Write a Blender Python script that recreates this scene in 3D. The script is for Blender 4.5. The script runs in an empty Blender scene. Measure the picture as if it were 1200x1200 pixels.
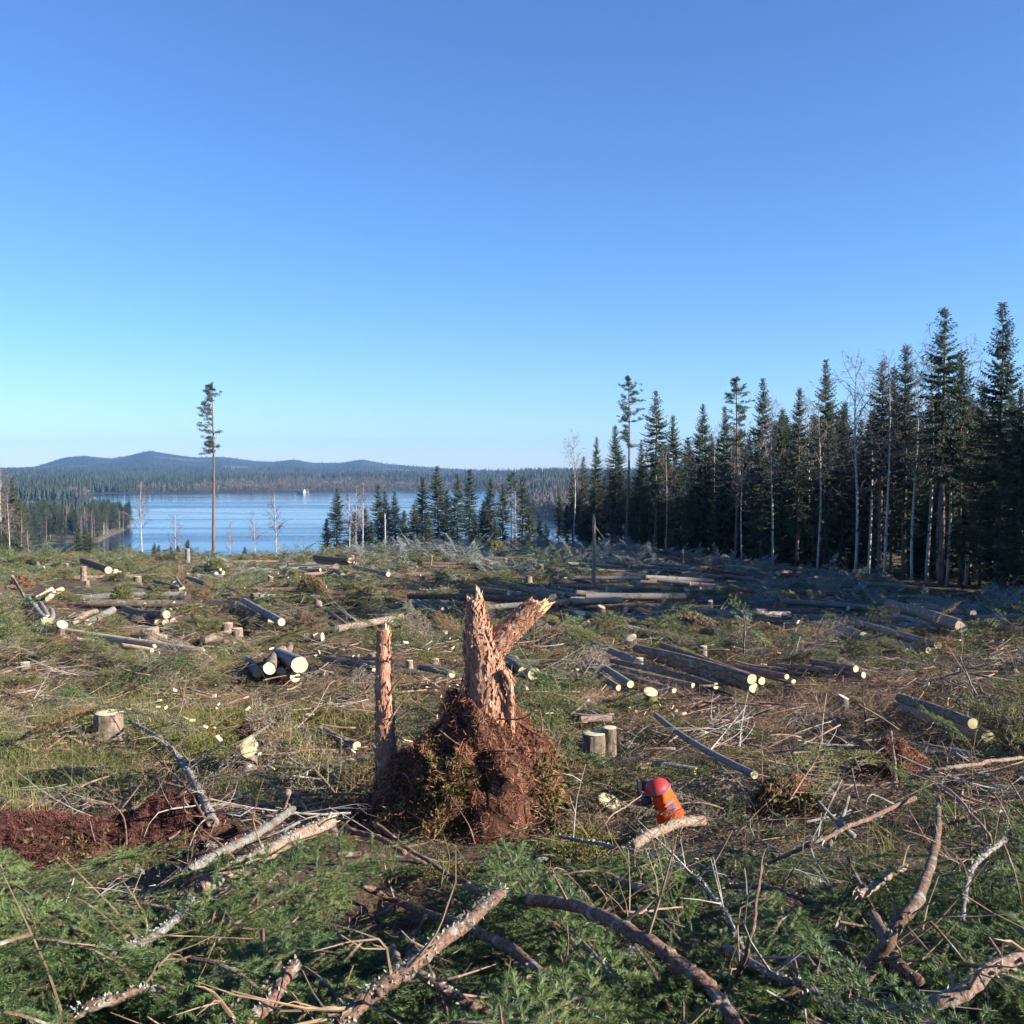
import bpy, math, random
import numpy as np
from mathutils import Vector, Matrix

rng = np.random.default_rng(11)
random.seed(11)
scene = bpy.context.scene
COL = scene.collection

# ------------------------------------------------------------------ camera
EYE = 40.0                      # the lake lies at z = 0, the photographer's eye 40 m above it
PITCH = math.atan(55.0 / 1200.0)
cam_d = bpy.data.cameras.new('camera')
cam = bpy.data.objects.new('camera', cam_d)
COL.objects.link(cam)
cam.location = (0, 0, EYE)
cam.rotation_euler = (math.pi / 2 - PITCH, 0, 0)
cam_d.sensor_width = 36.0
cam_d.lens = 36.0
cam_d.clip_start = 0.05
cam_d.clip_end = 30000
scene.camera = cam

# ------------------------------------------------------------------ sky and sun
SUN_AZ, SUN_EL = math.radians(108), math.radians(21)
world = bpy.data.worlds.new('World')
scene.world = world
world.use_nodes = True
wn, wl = world.node_tree.nodes, world.node_tree.links
wn.clear()
sky = wn.new('ShaderNodeTexSky')
sky.sky_type = 'NISHITA'
sky.sun_disc = False
sky.sun_elevation = SUN_EL
sky.sun_rotation = SUN_AZ
sky.altitude = 200
sky.air_density = 1.0
sky.dust_density = 0.0
sky.ozone_density = 7.5
bg = wn.new('ShaderNodeBackground')
bg.inputs['Strength'].default_value = 0.073
wo = wn.new('ShaderNodeOutputWorld')
tint = wn.new('ShaderNodeMix'); tint.data_type = 'RGBA'; tint.blend_type = 'MULTIPLY'; tint.inputs[0].default_value = 1.0
tint.inputs[7].default_value = (1.0, .985, 1.08, 1)      # the phone's slightly deeper blue, over the whole sky alike
wl.new(sky.outputs[0], tint.inputs[6]); wl.new(tint.outputs[2], bg.inputs[0])
wl.new(bg.outputs[0], wo.inputs[0])

sun_vec = Vector((math.sin(SUN_AZ) * math.cos(SUN_EL), math.cos(SUN_AZ) * math.cos(SUN_EL), math.sin(SUN_EL)))
sd = bpy.data.lights.new('sun', 'SUN')
sd.energy = 5.0
sd.angle = math.radians(0.53)
sd.color = (1.0, 0.93, 0.82)
sun = bpy.data.objects.new('sun', sd)
COL.objects.link(sun)
sun.rotation_euler = sun_vec.to_track_quat('Z', 'Y').to_euler()
sun.location = (60, -30, 120)

scene.view_settings.view_transform = 'Standard'
scene.view_settings.look = 'None'
scene.view_settings.gamma = 1.0
scene.view_settings.exposure = 1.5
scene.render.engine = 'CYCLES'
scene.cycles.use_denoising = True
scene.cycles.max_bounces = 5
scene.cycles.diffuse_bounces = 2
scene.cycles.glossy_bounces = 2
scene.cycles.transmission_bounces = 2
scene.cycles.transparent_max_bounces = 4
scene.cycles.volume_bounces = 0
scene.cycles.use_adaptive_sampling = True
scene.cycles.adaptive_threshold = 0.02
scene.cycles.adaptive_min_samples = 16

# ------------------------------------------------------------------ numeric helpers
def hash2(ix, iy, s):
    h = (ix.astype(np.int64) * 374761393 + iy.astype(np.int64) * 668265263 + s * 1442695041) & 0xFFFFFFFF
    h = ((h ^ (h >> 13)) * 1274126177) & 0xFFFFFFFF
    h = (h ^ (h >> 16)) & 0xFFFFFFFF
    return h / 4294967295.0

def vnoise(x, y, s=0):
    x = np.asarray(x, float); y = np.asarray(y, float)
    ix = np.floor(x); iy = np.floor(y)
    fx = x - ix; fy = y - iy
    fx = fx * fx * (3 - 2 * fx); fy = fy * fy * (3 - 2 * fy)
    a = hash2(ix, iy, s); b = hash2(ix + 1, iy, s); c = hash2(ix, iy + 1, s); d = hash2(ix + 1, iy + 1, s)
    return (a * (1 - fx) + b * fx) * (1 - fy) + (c * (1 - fx) + d * fx) * fy

def fbm(x, y, o=4, s=0):
    v = 0; a = 0.5; t = 0
    for i in range(o):
        v = v + a * vnoise(np.asarray(x) * 2 ** i + 17.3 * i, np.asarray(y) * 2 ** i + 9.1 * i, s + i); t += a; a *= 0.5
    return v / t

def sstep(a, b, x):
    t = np.clip((np.asarray(x, float) - a) / (b - a), 0, 1)
    return t * t * (3 - 2 * t)

def ground(x, y):
    """height of the felled hillside above the lake"""
    x = np.asarray(x, float); y = np.asarray(y, float)
    zl = np.interp(y, [-10, 2, 3.2, 5, 7, 9.4, 12, 20, 33, 60, 85, 103, 120, 150, 200, 300, 350, 430],
                   [-1.7, -1.72, -1.9, -2.3, -2.68, -2.95, -3.13, -3.68, -4.58, -6.44, -8.05, -9.4, -11.4, -16, -25.5, -37, -41, -46])
    zr = np.interp(y, [-10, 2, 3.2, 5, 7, 9.4, 12, 20, 33, 60, 100, 138, 155, 200, 300, 350, 430],
                   [-1.7, -1.72, -1.9, -2.3, -2.68, -2.95, -3.13, -3.68, -4.58, -6.36, -8.7, -10.8, -13, -23, -36, -41, -46])
    u = x / np.maximum(np.abs(y), 3.0)
    w = sstep(-0.26, -0.08, u) * sstep(30, 60, y)
    z = zl * (1 - w) + zr * w
    z = z + sstep(.10, .17, u) * (np.interp(y, [0, 138, 300, 430], [0, 0, 23.5, 30]))      # the wooded side stays high
    z = z - 1.75 * sstep(0.10, 0.42, u) * sstep(14, 60, y)
    near = sstep(5, 14, y) * (1 - sstep(260, 330, y))
    z = z + near * (fbm(x / 9, y / 9, 2, 3) - 0.5) * 0.55 + (fbm(x / 1.7, y / 1.7, 3, 8) - 0.5) * (0.16 + 0.16 * near)
    z = z - .30 * np.exp(-((x + .62) / .5) ** 2 - ((y - 5.4) / 1.0) ** 2)      # hollow below the root mound
    return z + EYE

FW = np.array([0, math.cos(PITCH), -math.sin(PITCH)]); UP = np.array([0, math.sin(PITCH), math.cos(PITCH)])
def ray(px, py):
    return FW + np.array([1, 0, 0]) * ((px - 600) / 1200) - UP * ((py - 600) / 1200)
DS = np.concatenate([np.arange(1.6, 30, 0.04), np.arange(30, 190, 0.15)])
def on(px, py, lift=0.0):
    """where the sight line through a photo pixel meets the ground raised by lift"""
    r = ray(px, py); r = r / r[1]
    X = r[0] * DS; Z = EYE + r[2] * DS
    hit = np.nonzero(Z <= ground(X, DS) + lift)[0]
    d = DS[hit[0]] if len(hit) else 110.0
    return np.array([r[0] * d, d, EYE + r[2] * d])
def at(px, py, d):
    r = ray(px, py); r = r / r[1]
    return np.array([r[0] * d, d, EYE + r[2] * d])
def gpt(x, y, lift=0.0):
    return np.array([x, y, float(ground(x, y)) + lift])

# ------------------------------------------------------------------ mesh helpers
class MB:
    def __init__(s): s.V = []; s.T = []; s.Q = []; s.n = 0
    def add(s, V, T=None, Q=None):
        V = np.asarray(V, float).reshape(-1, 3)
        if T is not None and len(T): s.T.append(np.asarray(T, np.int64).reshape(-1, 3) + s.n)
        if Q is not None and len(Q): s.Q.append(np.asarray(Q, np.int64).reshape(-1, 4) + s.n)
        s.V.append(V); s.n += len(V)
        return s
    def tube(s, P, R, sides=8, cap=True, rough=0.0, seed=0):
        P = np.asarray(P, float); R = np.atleast_1d(np.asarray(R, float)); R = np.interp(np.linspace(0, 1, len(P)), np.linspace(0, 1, len(R)), R) if len(R) > 1 else np.full(len(P), R[0])
        n = len(P)
        Tn = np.gradient(P, axis=0); Tn /= np.linalg.norm(Tn, axis=1)[:, None] + 1e-9
        a = np.array([0, 0, 1.0]) if abs(Tn[0][2]) < 0.9 else np.array([1.0, 0, 0])
        u = np.cross(Tn[0], a); u /= np.linalg.norm(u)
        A = np.linspace(0, 2 * math.pi, sides, endpoint=False)
        ca, sa = np.cos(A), np.sin(A)
        rr = np.random.default_rng(seed + 5)
        V = np.empty((n, sides, 3))
        for i in range(n):
            u = u - Tn[i] * np.dot(u, Tn[i]); u /= np.linalg.norm(u) + 1e-9
            v = np.cross(Tn[i], u)
            k = R[i] * (1 + (rr.random(sides) - 0.5) * 2 * rough) if rough else R[i] * np.ones(sides)
            V[i] = P[i] + (ca * k)[:, None] * u + (sa * k)[:, None] * v
        i, j = np.meshgrid(np.arange(n - 1), np.arange(sides), indexing='ij')
        j2 = (j + 1) % sides
        Q = np.stack([i * sides + j, i * sides + j2, (i + 1) * sides + j2, (i + 1) * sides + j], -1).reshape(-1, 4)
        VV = V.reshape(-1, 3); T = []
        if cap:
            c = len(VV); VV = np.vstack([VV, P[0], P[-1]])
            for q in range(sides):
                T.append((c, (q + 1) % sides, q)); T.append((c + 1, (n - 1) * sides + q, (n - 1) * sides + (q + 1) % sides))
        s.add(VV, T, Q); return s
    def blades(s, P, D, L, W, seed=0):
        """thin triangles: base point P, direction D, length L, half-width W"""
        P = np.asarray(P, float); D = np.asarray(D, float); n = len(P)
        r = np.random.default_rng(seed + n)
        D = D / (np.linalg.norm(D, axis=1)[:, None] + 1e-9)
        S = np.cross(D, r.normal(size=(n, 3))); S /= np.linalg.norm(S, axis=1)[:, None] + 1e-9
        L = np.broadcast_to(L, (n,))[:, None]; W = np.broadcast_to(W, (n,))[:, None]
        V = np.stack([P - S * W, P + S * W, P + D * L], 1).reshape(-1, 3)
        s.add(V, np.arange(3 * n).reshape(-1, 3)); return s
    def leaves(s, P, D, L, W, seed=0):
        """diamonds: two triangles each"""
        P = np.asarray(P, float); D = np.asarray(D, float); n = len(P)
        r = np.random.default_rng(seed + n)
        D = D / (np.linalg.norm(D, axis=1)[:, None] + 1e-9)
        S = np.cross(D, r.normal(size=(n, 3))); S /= np.linalg.norm(S, axis=1)[:, None] + 1e-9
        L = np.broadcast_to(L, (n,))[:, None]; W = np.broadcast_to(W, (n,))[:, None]
        V = np.stack([P, P + D * L * .45 + S * W, P + D * L, P + D * L * .45 - S * W], 1).reshape(-1, 3)
        s.add(V, None, np.arange(4 * n).reshape(-1, 4)); return s
    def box(s, c, h, R=None):
        g = np.array([(x, y, z) for x in (-1, 1) for y in (-1, 1) for z in (-1, 1)], float) * np.asarray(h)
        if R is not None: g = g @ np.asarray(R).T
        s.add(g + np.asarray(c), None, [(0, 1, 3, 2), (4, 6, 7, 5), (0, 4, 5, 1), (2, 3, 7, 6), (0, 2, 6, 4), (1, 5, 7, 3)]); return s
    def mesh(s, name, mat, smooth=True, origin=(0, 0, 0)):
        V = np.vstack(s.V) - np.asarray(origin, float)
        T = np.vstack(s.T) if s.T else np.zeros((0, 3), np.int64)
        Q = np.vstack(s.Q) if s.Q else np.zeros((0, 4), np.int64)
        me = bpy.data.meshes.new(name)
        me.vertices.add(len(V)); me.vertices.foreach_set('co', V.astype(np.float32).ravel())
        nl = T.size + Q.size
        me.loops.add(nl); me.loops.foreach_set('vertex_index', np.concatenate([T.ravel(), Q.ravel()]).astype(np.int32))
        me.polygons.add(len(T) + len(Q))
        me.polygons.foreach_set('loop_start', np.concatenate([np.arange(len(T)) * 3, T.size + np.arange(len(Q)) * 4]).astype(np.int32))
        me.polygons.foreach_set('use_smooth', np.full(len(T) + len(Q), smooth))
        me.update(calc_edges=True)
        if mat is not None: me.materials.append(mat)
        return me

def link(name, data, loc=(0, 0, 0), parent=None, label=None, cat=None, group=None, kind=None):
    o = bpy.data.objects.new(name, data); COL.objects.link(o)
    o.location = [float(c) for c in loc]
    if parent is not None: o.parent = parent
    if label: o['label'] = label
    if cat: o['category'] = cat
    if group: o['group'] = group
    if kind: o['kind'] = kind
    return o
def copy_tree(src, loc, rz=0.0, sc=1.0, label=None, group=None, tilt=0.0):
    c = src.copy(); COL.objects.link(c)
    c.location = [float(v) for v in loc]; c.rotation_euler = (tilt, 0, rz)
    c.scale = (sc, sc, sc) if np.isscalar(sc) else sc
    if label: c['label'] = label
    if group: c['group'] = group
    for ch in src.children:
        k = ch.copy(); COL.objects.link(k); k.parent = c
        for g in ch.children:
            q = g.copy(); COL.objects.link(q); q.parent = k
    return c
ORD = ['first', 'second', 'third', 'fourth', 'fifth', 'sixth', 'seventh', 'eighth', 'ninth', 'tenth', 'eleventh', 'twelfth',
       'thirteenth', 'fourteenth', 'fifteenth', 'sixteenth', 'seventeenth', 'eighteenth', 'nineteenth', 'twentieth', 'twenty-first', 'twenty-second', 'twenty-third', 'twenty-fourth', 'twenty-fifth', 'twenty-sixth', 'twenty-seventh', 'twenty-eighth', 'twenty-ninth', 'thirtieth']

# ------------------------------------------------------------------ materials
def mat(name, c1, c2=None, scale=8.0, detail=4, rough=0.9, stretch=(1, 1, 1), bump=0.0, bscale=None, c3=None, s3=3.0, t3=(0.5, 0.62),
        rand=0.0, spec=0.2, coord='Object', trans=None, contrast=(0.35, 0.65), subsurf=0):
    m = bpy.data.materials.new(name); m.use_nodes = True
    N, L = m.node_tree.nodes, m.node_tree.links
    b = N['Principled BSDF']
    b.inputs['Roughness'].default_value = rough
    b.inputs['Specular IOR Level'].default_value = spec
    tc = N.new('ShaderNodeTexCoord'); mp = N.new('ShaderNodeMapping')
    L.new(tc.outputs[coord], mp.inputs[0]); mp.inputs['Scale'].default_value = stretch
    col = None
    if c2 is None: c2 = [v * 0.6 for v in c1]
    nz = N.new('ShaderNodeTexNoise'); nz.inputs['Scale'].default_value = scale; nz.inputs['Detail'].default_value = detail
    L.new(mp.outputs[0], nz.inputs['Vector'])
    cr = N.new('ShaderNodeValToRGB'); L.new(nz.outputs[0], cr.inputs[0])
    cr.color_ramp.elements[0].position = contrast[0]; cr.color_ramp.elements[1].position = contrast[1]
    cr.color_ramp.elements[0].color = (*c2, 1); cr.color_ramp.elements[1].color = (*c1, 1)
    col = cr.outputs[0]
    if c3 is not None:
        n3 = N.new('ShaderNodeTexNoise'); n3.inputs['Scale'].default_value = s3; n3.inputs['Detail'].default_value = 5
        L.new(tc.outputs[coord], n3.inputs['Vector'])
        r3 = N.new('ShaderNodeMapRange'); r3.inputs[1].default_value = t3[0]; r3.inputs[2].default_value = t3[1]; L.new(n3.outputs[0], r3.inputs[0])
        mx = N.new('ShaderNodeMix'); mx.data_type = 'RGBA'; L.new(r3.outputs[0], mx.inputs[0]); L.new(col, mx.inputs[6])
        mx.inputs[7].default_value = (*c3, 1); col = mx.outputs[2]
    if rand:
        oi = N.new('ShaderNodeObjectInfo'); mr = N.new('ShaderNodeMapRange'); L.new(oi.outputs['Random'], mr.inputs[0])
        mr.inputs[3].default_value = 1 - rand; mr.inputs[4].default_value = 1 + rand
        hs = N.new('ShaderNodeHueSaturation'); L.new(col, hs.inputs['Color']); L.new(mr.outputs[0], hs.inputs['Value'])
        m2 = N.new('ShaderNodeMath'); m2.operation = 'MULTIPLY_ADD'; L.new(oi.outputs['Random'], m2.inputs[0]); m2.inputs[1].default_value = -0.06 * min(1, rand * 2); m2.inputs[2].default_value = 0.5 + 0.03 * min(1, rand * 2)
        L.new(m2.outputs[0], hs.inputs['Hue']); col = hs.outputs[0]
    L.new(col, b.inputs['Base Color'])
    if bump:
        bn = N.new('ShaderNodeTexNoise'); bn.inputs['Scale'].default_value = bscale or scale * 2; bn.inputs['Detail'].default_value = 6; bn.inputs['Roughness'].default_value = .65
        L.new(mp.outputs[0], bn.inputs['Vector'])
        bp = N.new('ShaderNodeBump'); bp.inputs['Strength'].default_value = 1; bp.inputs['Distance'].default_value = bump
        L.new(bn.outputs[0], bp.inputs['Height']); L.new(bp.outputs[0], b.inputs['Normal'])
    if trans:
        tr = N.new('ShaderNodeBsdfTranslucent'); L.new(col, tr.inputs[0]); ms = N.new('ShaderNodeMixShader'); ms.inputs[0].default_value = trans
        L.new(b.outputs[0], ms.inputs[1]); L.new(tr.outputs[0], ms.inputs[2]); L.new(ms.outputs[0], N['Material Output'].inputs[0])
    return m

def cut_wood(name, c1, c2):
    """pale sawn face: growth rings round the object's own z axis, a darker heart and saw marks"""
    m = bpy.data.materials.new(name); m.use_nodes = True
    N, L = m.node_tree.nodes, m.node_tree.links; b = N['Principled BSDF']
    b.inputs['Roughness'].default_value = .75; b.inputs['Specular IOR Level'].default_value = .25
    tc = N.new('ShaderNodeTexCoord'); nz = N.new('ShaderNodeTexNoise'); nz.inputs['Scale'].default_value = 7
    L.new(tc.outputs['Object'], nz.inputs['Vector'])
    wv = N.new('ShaderNodeTexWave'); wv.wave_type = 'RINGS'; wv.rings_direction = 'Z'; wv.inputs['Scale'].default_value = 22; wv.inputs['Distortion'].default_value = 1.5
    wv.inputs['Detail Scale'].default_value = .6
    L.new(tc.outputs['Object'], wv.inputs['Vector'])
    cr = N.new('ShaderNodeValToRGB'); cr.color_ramp.elements[0].color = (*c2, 1); cr.color_ramp.elements[1].color = (*c1, 1); cr.color_ramp.elements[0].position = .1
    L.new(wv.outputs[0], cr.inputs[0])
    mx = N.new('ShaderNodeMix'); mx.data_type = 'RGBA'; L.new(nz.outputs[0], mx.inputs[0]); L.new(cr.outputs[0], mx.inputs[6]); mx.inputs[7].default_value = (*c1, 1)
    oi = N.new('ShaderNodeObjectInfo'); mr = N.new('ShaderNodeMapRange'); L.new(oi.outputs['Random'], mr.inputs[0]); mr.inputs[3].default_value = .72; mr.inputs[4].default_value = 1.08
    hs = N.new('ShaderNodeHueSaturation'); L.new(mx.outputs[2], hs.inputs['Color']); L.new(mr.outputs[0], hs.inputs['Value'])
    L.new(hs.outputs[0], b.inputs['Base Color'])
    dn = N.new('ShaderNodeTexNoise'); dn.inputs['Scale'].default_value = 11; dn.inputs['Detail'].default_value = 7; dn.inputs['Roughness'].default_value = .7; L.new(tc.outputs['Object'], dn.inputs['Vector'])
    dr = N.new('ShaderNodeMapRange'); dr.inputs[1].default_value = .50; dr.inputs[2].default_value = .72; dr.inputs[3].default_value = 0; dr.inputs[4].default_value = .75; L.new(dn.outputs[0], dr.inputs[0])
    dm = N.new('ShaderNodeMix'); dm.data_type = 'RGBA'; L.new(dr.outputs[0], dm.inputs[0]); L.new(hs.outputs[0], dm.inputs[6]); dm.inputs[7].default_value = (c2[0] * .5, c2[1] * .45, c2[2] * .42, 1); L.new(dm.outputs[2], b.inputs['Base Color'])
    bp = N.new('ShaderNodeBump'); bp.inputs['Distance'].default_value = .006; L.new(dn.outputs[0], bp.inputs['Height']); L.new(bp.outputs[0], b.inputs['Normal'])
    return m

MAT = dict(
    ground=mat('forest_floor', (.135, .09, .054), (.032, .022, .014), 7, 10, bump=.06, bscale=14, c3=(.115, .105, .042), s3=1.3, t3=(.5, .66), coord='Object'),
    bark=mat('spruce_bark', (.27, .20, .155), (.11, .075, .055), 26, 6, stretch=(1, 1, .35), bump=.012, bscale=30, c3=(.36, .35, .32), s3=6, t3=(.58, .75), rand=.18),
    bark_red=mat('reddish_bark', (.235, .138, .10), (.10, .055, .04), 70, 8, bump=.008, bscale=110, c3=(.33, .30, .26), s3=16, t3=(.56, .72), rand=.15),
    bark_grey=mat('grey_weathered_bark', (.30, .275, .245), (.14, .12, .105), 45, 7, bump=.008, bscale=80, c3=(.14, .10, .075), s3=5, t3=(.55, .7), rand=.15),
    bark_pale=mat('peeling_pinkish_bark', (.37, .26, .19), (.19, .12, .085), 60, 8, bump=.012, bscale=90, c3=(.34, .32, .28), s3=15, t3=(.55, .7)),
    peeled=mat('peeled_pale_wood', (.66, .50, .33), (.46, .32, .20), 9, 6, stretch=(6, 6, .6), bump=.004, bscale=20, c3=(.33, .26, .20), s3=4, t3=(.58, .7)),
    pine_bark=mat('flaking_pine_bark', (.52, .28, .175), (.24, .11, .068), 34, 9, stretch=(1, 1, .32), bump=.022, bscale=44, c3=(.50, .37, .27), s3=17, t3=(.56, .70), contrast=(.34, .66)),
    trunk=mat('conifer_trunk', (.17, .125, .10), (.085, .06, .05), 5, 4, stretch=(1, 1, .3), rand=.2),
    pine_trunk=mat('pine_trunk', (.19, .13, .105), (.12, .085, .07), 2, 4, stretch=(1, 1, .3)),
    birch=mat('birch_bark', (.50, .47, .43), (.30, .27, .245), 3, 4, stretch=(1, 1, 2), c3=(.09, .08, .075), s3=2.2, t3=(.6, .66), rand=.1),
    birch_twig=mat('birch_twigs', (.21, .155, .14), (.14, .105, .095), 3, 2, rand=.15),
    needle=mat('spruce_needles', (.135, .195, .06), (.045, .078, .026), 9, 3, rough=.5, spec=.4, rand=.28, trans=.22),
    needle_d=mat('dusty_spruce_needles', (.20, .20, .08), (.095, .105, .042), 6, 3, rough=.8, rand=.3, trans=.2),
    needle_frost=mat('frosted_needles', (.32, .35, .33), (.17, .195, .18), 6, 3, rough=.9, rand=.25, trans=.1),
    needle_grey=mat('greyed_dry_needles', (.24, .215, .16), (.11, .095, .07), 6, 3, rough=.9, rand=.3, trans=.1),
    needle_brown=mat('dry_needles', (.24, .165, .085), (.13, .08, .04), 9, 3, rand=.25, trans=.1),
    crown=mat('spruce_crown', (.070, .098, .055), (.036, .056, .034), .9, 3, rough=.7, rand=.22, trans=.18),
    crown_pine=mat('pine_crown', (.085, .115, .05), (.045, .07, .032), .9, 3, rough=.7, rand=.12, trans=.18),
    twig=mat('dry_twigs', (.27, .185, .12), (.13, .085, .055), 12, 3, rand=.3),
    twig_grey=mat('lichen_grey_twigs', (.33, .30, .26), (.17, .145, .125), 14, 3, rand=.25),
    straw=mat('straw_and_sprigs', (.48, .43, .17), (.30, .29, .09), 3, 2, rand=.3, trans=.3),
    green_grass=mat('green_sprigs', (.25, .30, .085), (.15, .19, .05), 4, 2, rand=.3, trans=.3),
    moss=mat('yellow_moss', (.205, .185, .055), (.09, .082, .028), 16, 6, bump=.03, bscale=30, rand=.15, c3=(.17, .10, .05), s3=4, t3=(.55, .66)),
    peat=mat('peat_soil', (.115, .052, .030), (.035, .016, .011), 9, 8, bump=.07, bscale=12, rough=.95),
    fibre=mat('root_fibres', (.40, .175, .10), (.165, .066, .04), 16, 6, c3=(.42, .27, .15), s3=7, t3=(.56, .68), trans=.12),
    fibre_d=mat('dark_peat_fibres', (.16, .066, .048), (.06, .024, .019), 18, 5, rand=.2, trans=.1),
    lichen=mat('pale_lichen', (.42, .42, .34), (.25, .26, .20), 30, 3, rand=.15, trans=.15),
    splinter=mat('splintered_wood', (.80, .60, .36), (.60, .40, .20), 25, 3, stretch=(1, 1, .2), trans=.1),
    chip=mat('wood_chips', (.80, .66, .45), (.55, .40, .25), 12, 3, rand=.25),
    cut=cut_wood('sawn_face', (.76, .66, .38), (.58, .44, .23)),
    cut_far=cut_wood('weathered_sawn_face', (.66, .53, .37), (.46, .33, .21)),
    stone=mat('grey_stone', (.42, .40, .37), (.26, .245, .23), 8, 6, bump=.02, c3=(.20, .21, .13), s3=5),
    far_tree=mat('far_conifers', (.042, .054, .038), (.024, .034, .024), .05, 3, rand=.3),
    far_birch=mat('far_bare_birches', (.14, .115, .10), (.09, .075, .065), .05, 3, rand=.25),
    hill=mat('hill_ground', (.05, .056, .04), (.03, .035, .026), .004, 5, c3=(.16, .13, .10), s3=.0035, t3=(.6, .66)),
    shore=mat('shore_ground', (.12, .105, .075), (.07, .06, .045), .2, 5),
    house_w=mat('pale_painted_boards', (.34, .32, .30), (.28, .26, .25), 2, 2),
    house_r=mat('dark_roof_sheet', (.12, .10, .10), (.09, .08, .08), 2, 2),
    house_g=mat('window_glass', (.04, .05, .06), (.03, .035, .045), 2, 2, rough=.15, spec=.5),
)

# ------------------------------------------------------------------ lake, hills, ground sheet
def water_mat():
    m = bpy.data.materials.new('lake_water'); m.use_nodes = True
    N, L = m.node_tree.nodes, m.node_tree.links; b = N['Principled BSDF']
    b.inputs['Base Color'].default_value = (.012, .035, .075, 1); b.inputs['IOR'].default_value = 1.33
    tc = N.new('ShaderNodeTexCoord'); mp = N.new('ShaderNodeMapping'); L.new(tc.outputs['Object'], mp.inputs[0])
    mp.inputs['Scale'].default_value = (.0010, .0062, 1); mp.inputs['Rotation'].default_value = (0, 0, .06)
    st = N.new('ShaderNodeTexNoise'); st.inputs['Scale'].default_value = 1.6; st.inputs['Detail'].default_value = 6; st.inputs['Roughness'].default_value = .6; st.inputs['Distortion'].default_value = 1.6
    L.new(mp.outputs[0], st.inputs['Vector'])
    r = N.new('ShaderNodeMapRange'); r.inputs[1].default_value = .50; r.inputs[2].default_value = .66; r.inputs[3].default_value = .022; r.inputs[4].default_value = .30; L.new(st.outputs[0], r.inputs[0])
    wv = N.new('ShaderNodeTexNoise'); wv.inputs['Scale'].default_value = .55; wv.inputs['Detail'].default_value = 3
    L.new(tc.outputs['Object'], wv.inputs['Vector'])
    bp = N.new('ShaderNodeBump'); L.new(r.outputs[0], bp.inputs['Strength']); bp.inputs['Distance'].default_value = 1.4; L.new(wv.outputs[0], bp.inputs['Height'])
    L.new(bp.outputs[0], b.inputs['Normal'])
    r2 = N.new('ShaderNodeMapRange'); r2.inputs[1].default_value = .40; r2.inputs[2].default_value = .62; r2.inputs[3].default_value = .04; r2.inputs[4].default_value = .16; L.new(st.outputs[0], r2.inputs[0])
    L.new(r2.outputs[0], b.inputs['Roughness'])
    return m
mb = MB(); mb.add([(-4000, 150, 0), (4000, 150, 0), (4000, 4200, 0), (-4000, 4200, 0)], None, [(0, 1, 2, 3)])
link('lake', mb.mesh('lake', water_mat()), kind='structure', label='blue lake with pale wind streaks below the felled slope', cat='lake')

SKX = np.array([-400, 0, 40, 60, 75, 100, 130, 150, 175, 200, 230, 260, 300, 320, 345, 365, 400, 425, 450, 500, 560, 620, 700, 900, 1300, 1700], float)
SKY = np.array([546, 548, 547, 541, 536, 534, 537, 534, 528, 532, 536, 535, 540, 541, 538, 542, 542, 538, 543, 547, 551, 552, 552, 551, 549, 548], float)
SHX = np.array([-400, 60, 100, 104, 112, 170, 300, 430, 540, 600, 614, 626, 700, 1700], float)       # far shoreline, photo columns
SHY = np.array([589, 589, 587, 580, 579, 578.5, 578, 577, 574, 576, 585, 606, 618, 640], float)      # and rows
def far_h(x, y):
    px = 600 + 1200 * x / y
    shore = EYE * 1200 / (np.interp(px, SHX, SHY) - 545) * (1 + .02 * (fbm(x / 90, y / 300, 3, 5) - .5))
    ridge_z = (545 - np.interp(px, SKX, SKY)) / 1200 * 5600 + EYE - 2
    r = y
    a = np.clip((r - shore) / 260, -1, 1)
    low = 3.2 * a + 14 * sstep(0, 1500, r - shore)
    low = low + sstep(0, 900, r - shore) * (fbm(x / 380, y / 520, 3, 21) - .5) * 22 * np.clip(r / 2500, .3, 1)
    t = sstep(2700, 5600, r)
    z = low * (1 - t) + ridge_z * t
    return np.where(r > 5600, ridge_z - (r - 5600) * .03, z)
mb = MB()
AZ = np.radians(np.linspace(-52, 52, 330)); RY = np.concatenate([np.geomspace(560, 5600, 170), np.linspace(5700, 9000, 8)])
aa, yy = np.meshgrid(AZ, RY, indexing='ij'); xx = np.tan(aa) * yy
zz = far_h(xx, yy); n1, n2 = aa.shape
ii, jj = np.meshgrid(np.arange(n1 - 1), np.arange(n2 - 1), indexing='ij')
Q = np.stack([ii * n2 + jj, (ii + 1) * n2 + jj, (ii + 1) * n2 + jj + 1, ii * n2 + jj + 1], -1).reshape(-1, 4)
mb.add(np.stack([xx, yy, zz], -1).reshape(-1, 3), None, Q)
link('hills', mb.mesh('hills', MAT['hill']), kind='structure', label='low wooded hills rising beyond the lake', cat='hills')

# felled hillside
ang = np.radians(np.concatenate([np.arange(-180, -36, 4), np.arange(-36, 36, .36), np.arange(36, 180.1, 4)]))
rad = np.concatenate([[0.02], np.geomspace(.8, 150, 250), np.geomspace(156, 430, 34), [600, 1500, 4000]])
aa, rr_ = np.meshgrid(ang, rad, indexing='ij'); xx = np.sin(aa) * rr_; yy = np.cos(aa) * rr_
zz = ground(xx, yy); zz = np.where(rr_ > 431, np.minimum(zz, np.where(yy > 0, EYE - 46, zz)), zz)
n1, n2 = aa.shape
ii, jj = np.meshgrid(np.arange(n1 - 1), np.arange(n2 - 1), indexing='ij')
Q = np.stack([ii * n2 + jj, ii * n2 + jj + 1, (ii + 1) * n2 + jj + 1, (ii + 1) * n2 + jj], -1).reshape(-1, 4)
mb = MB(); mb.add(np.stack([xx, yy, zz], -1).reshape(-1, 3), None, Q)
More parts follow.
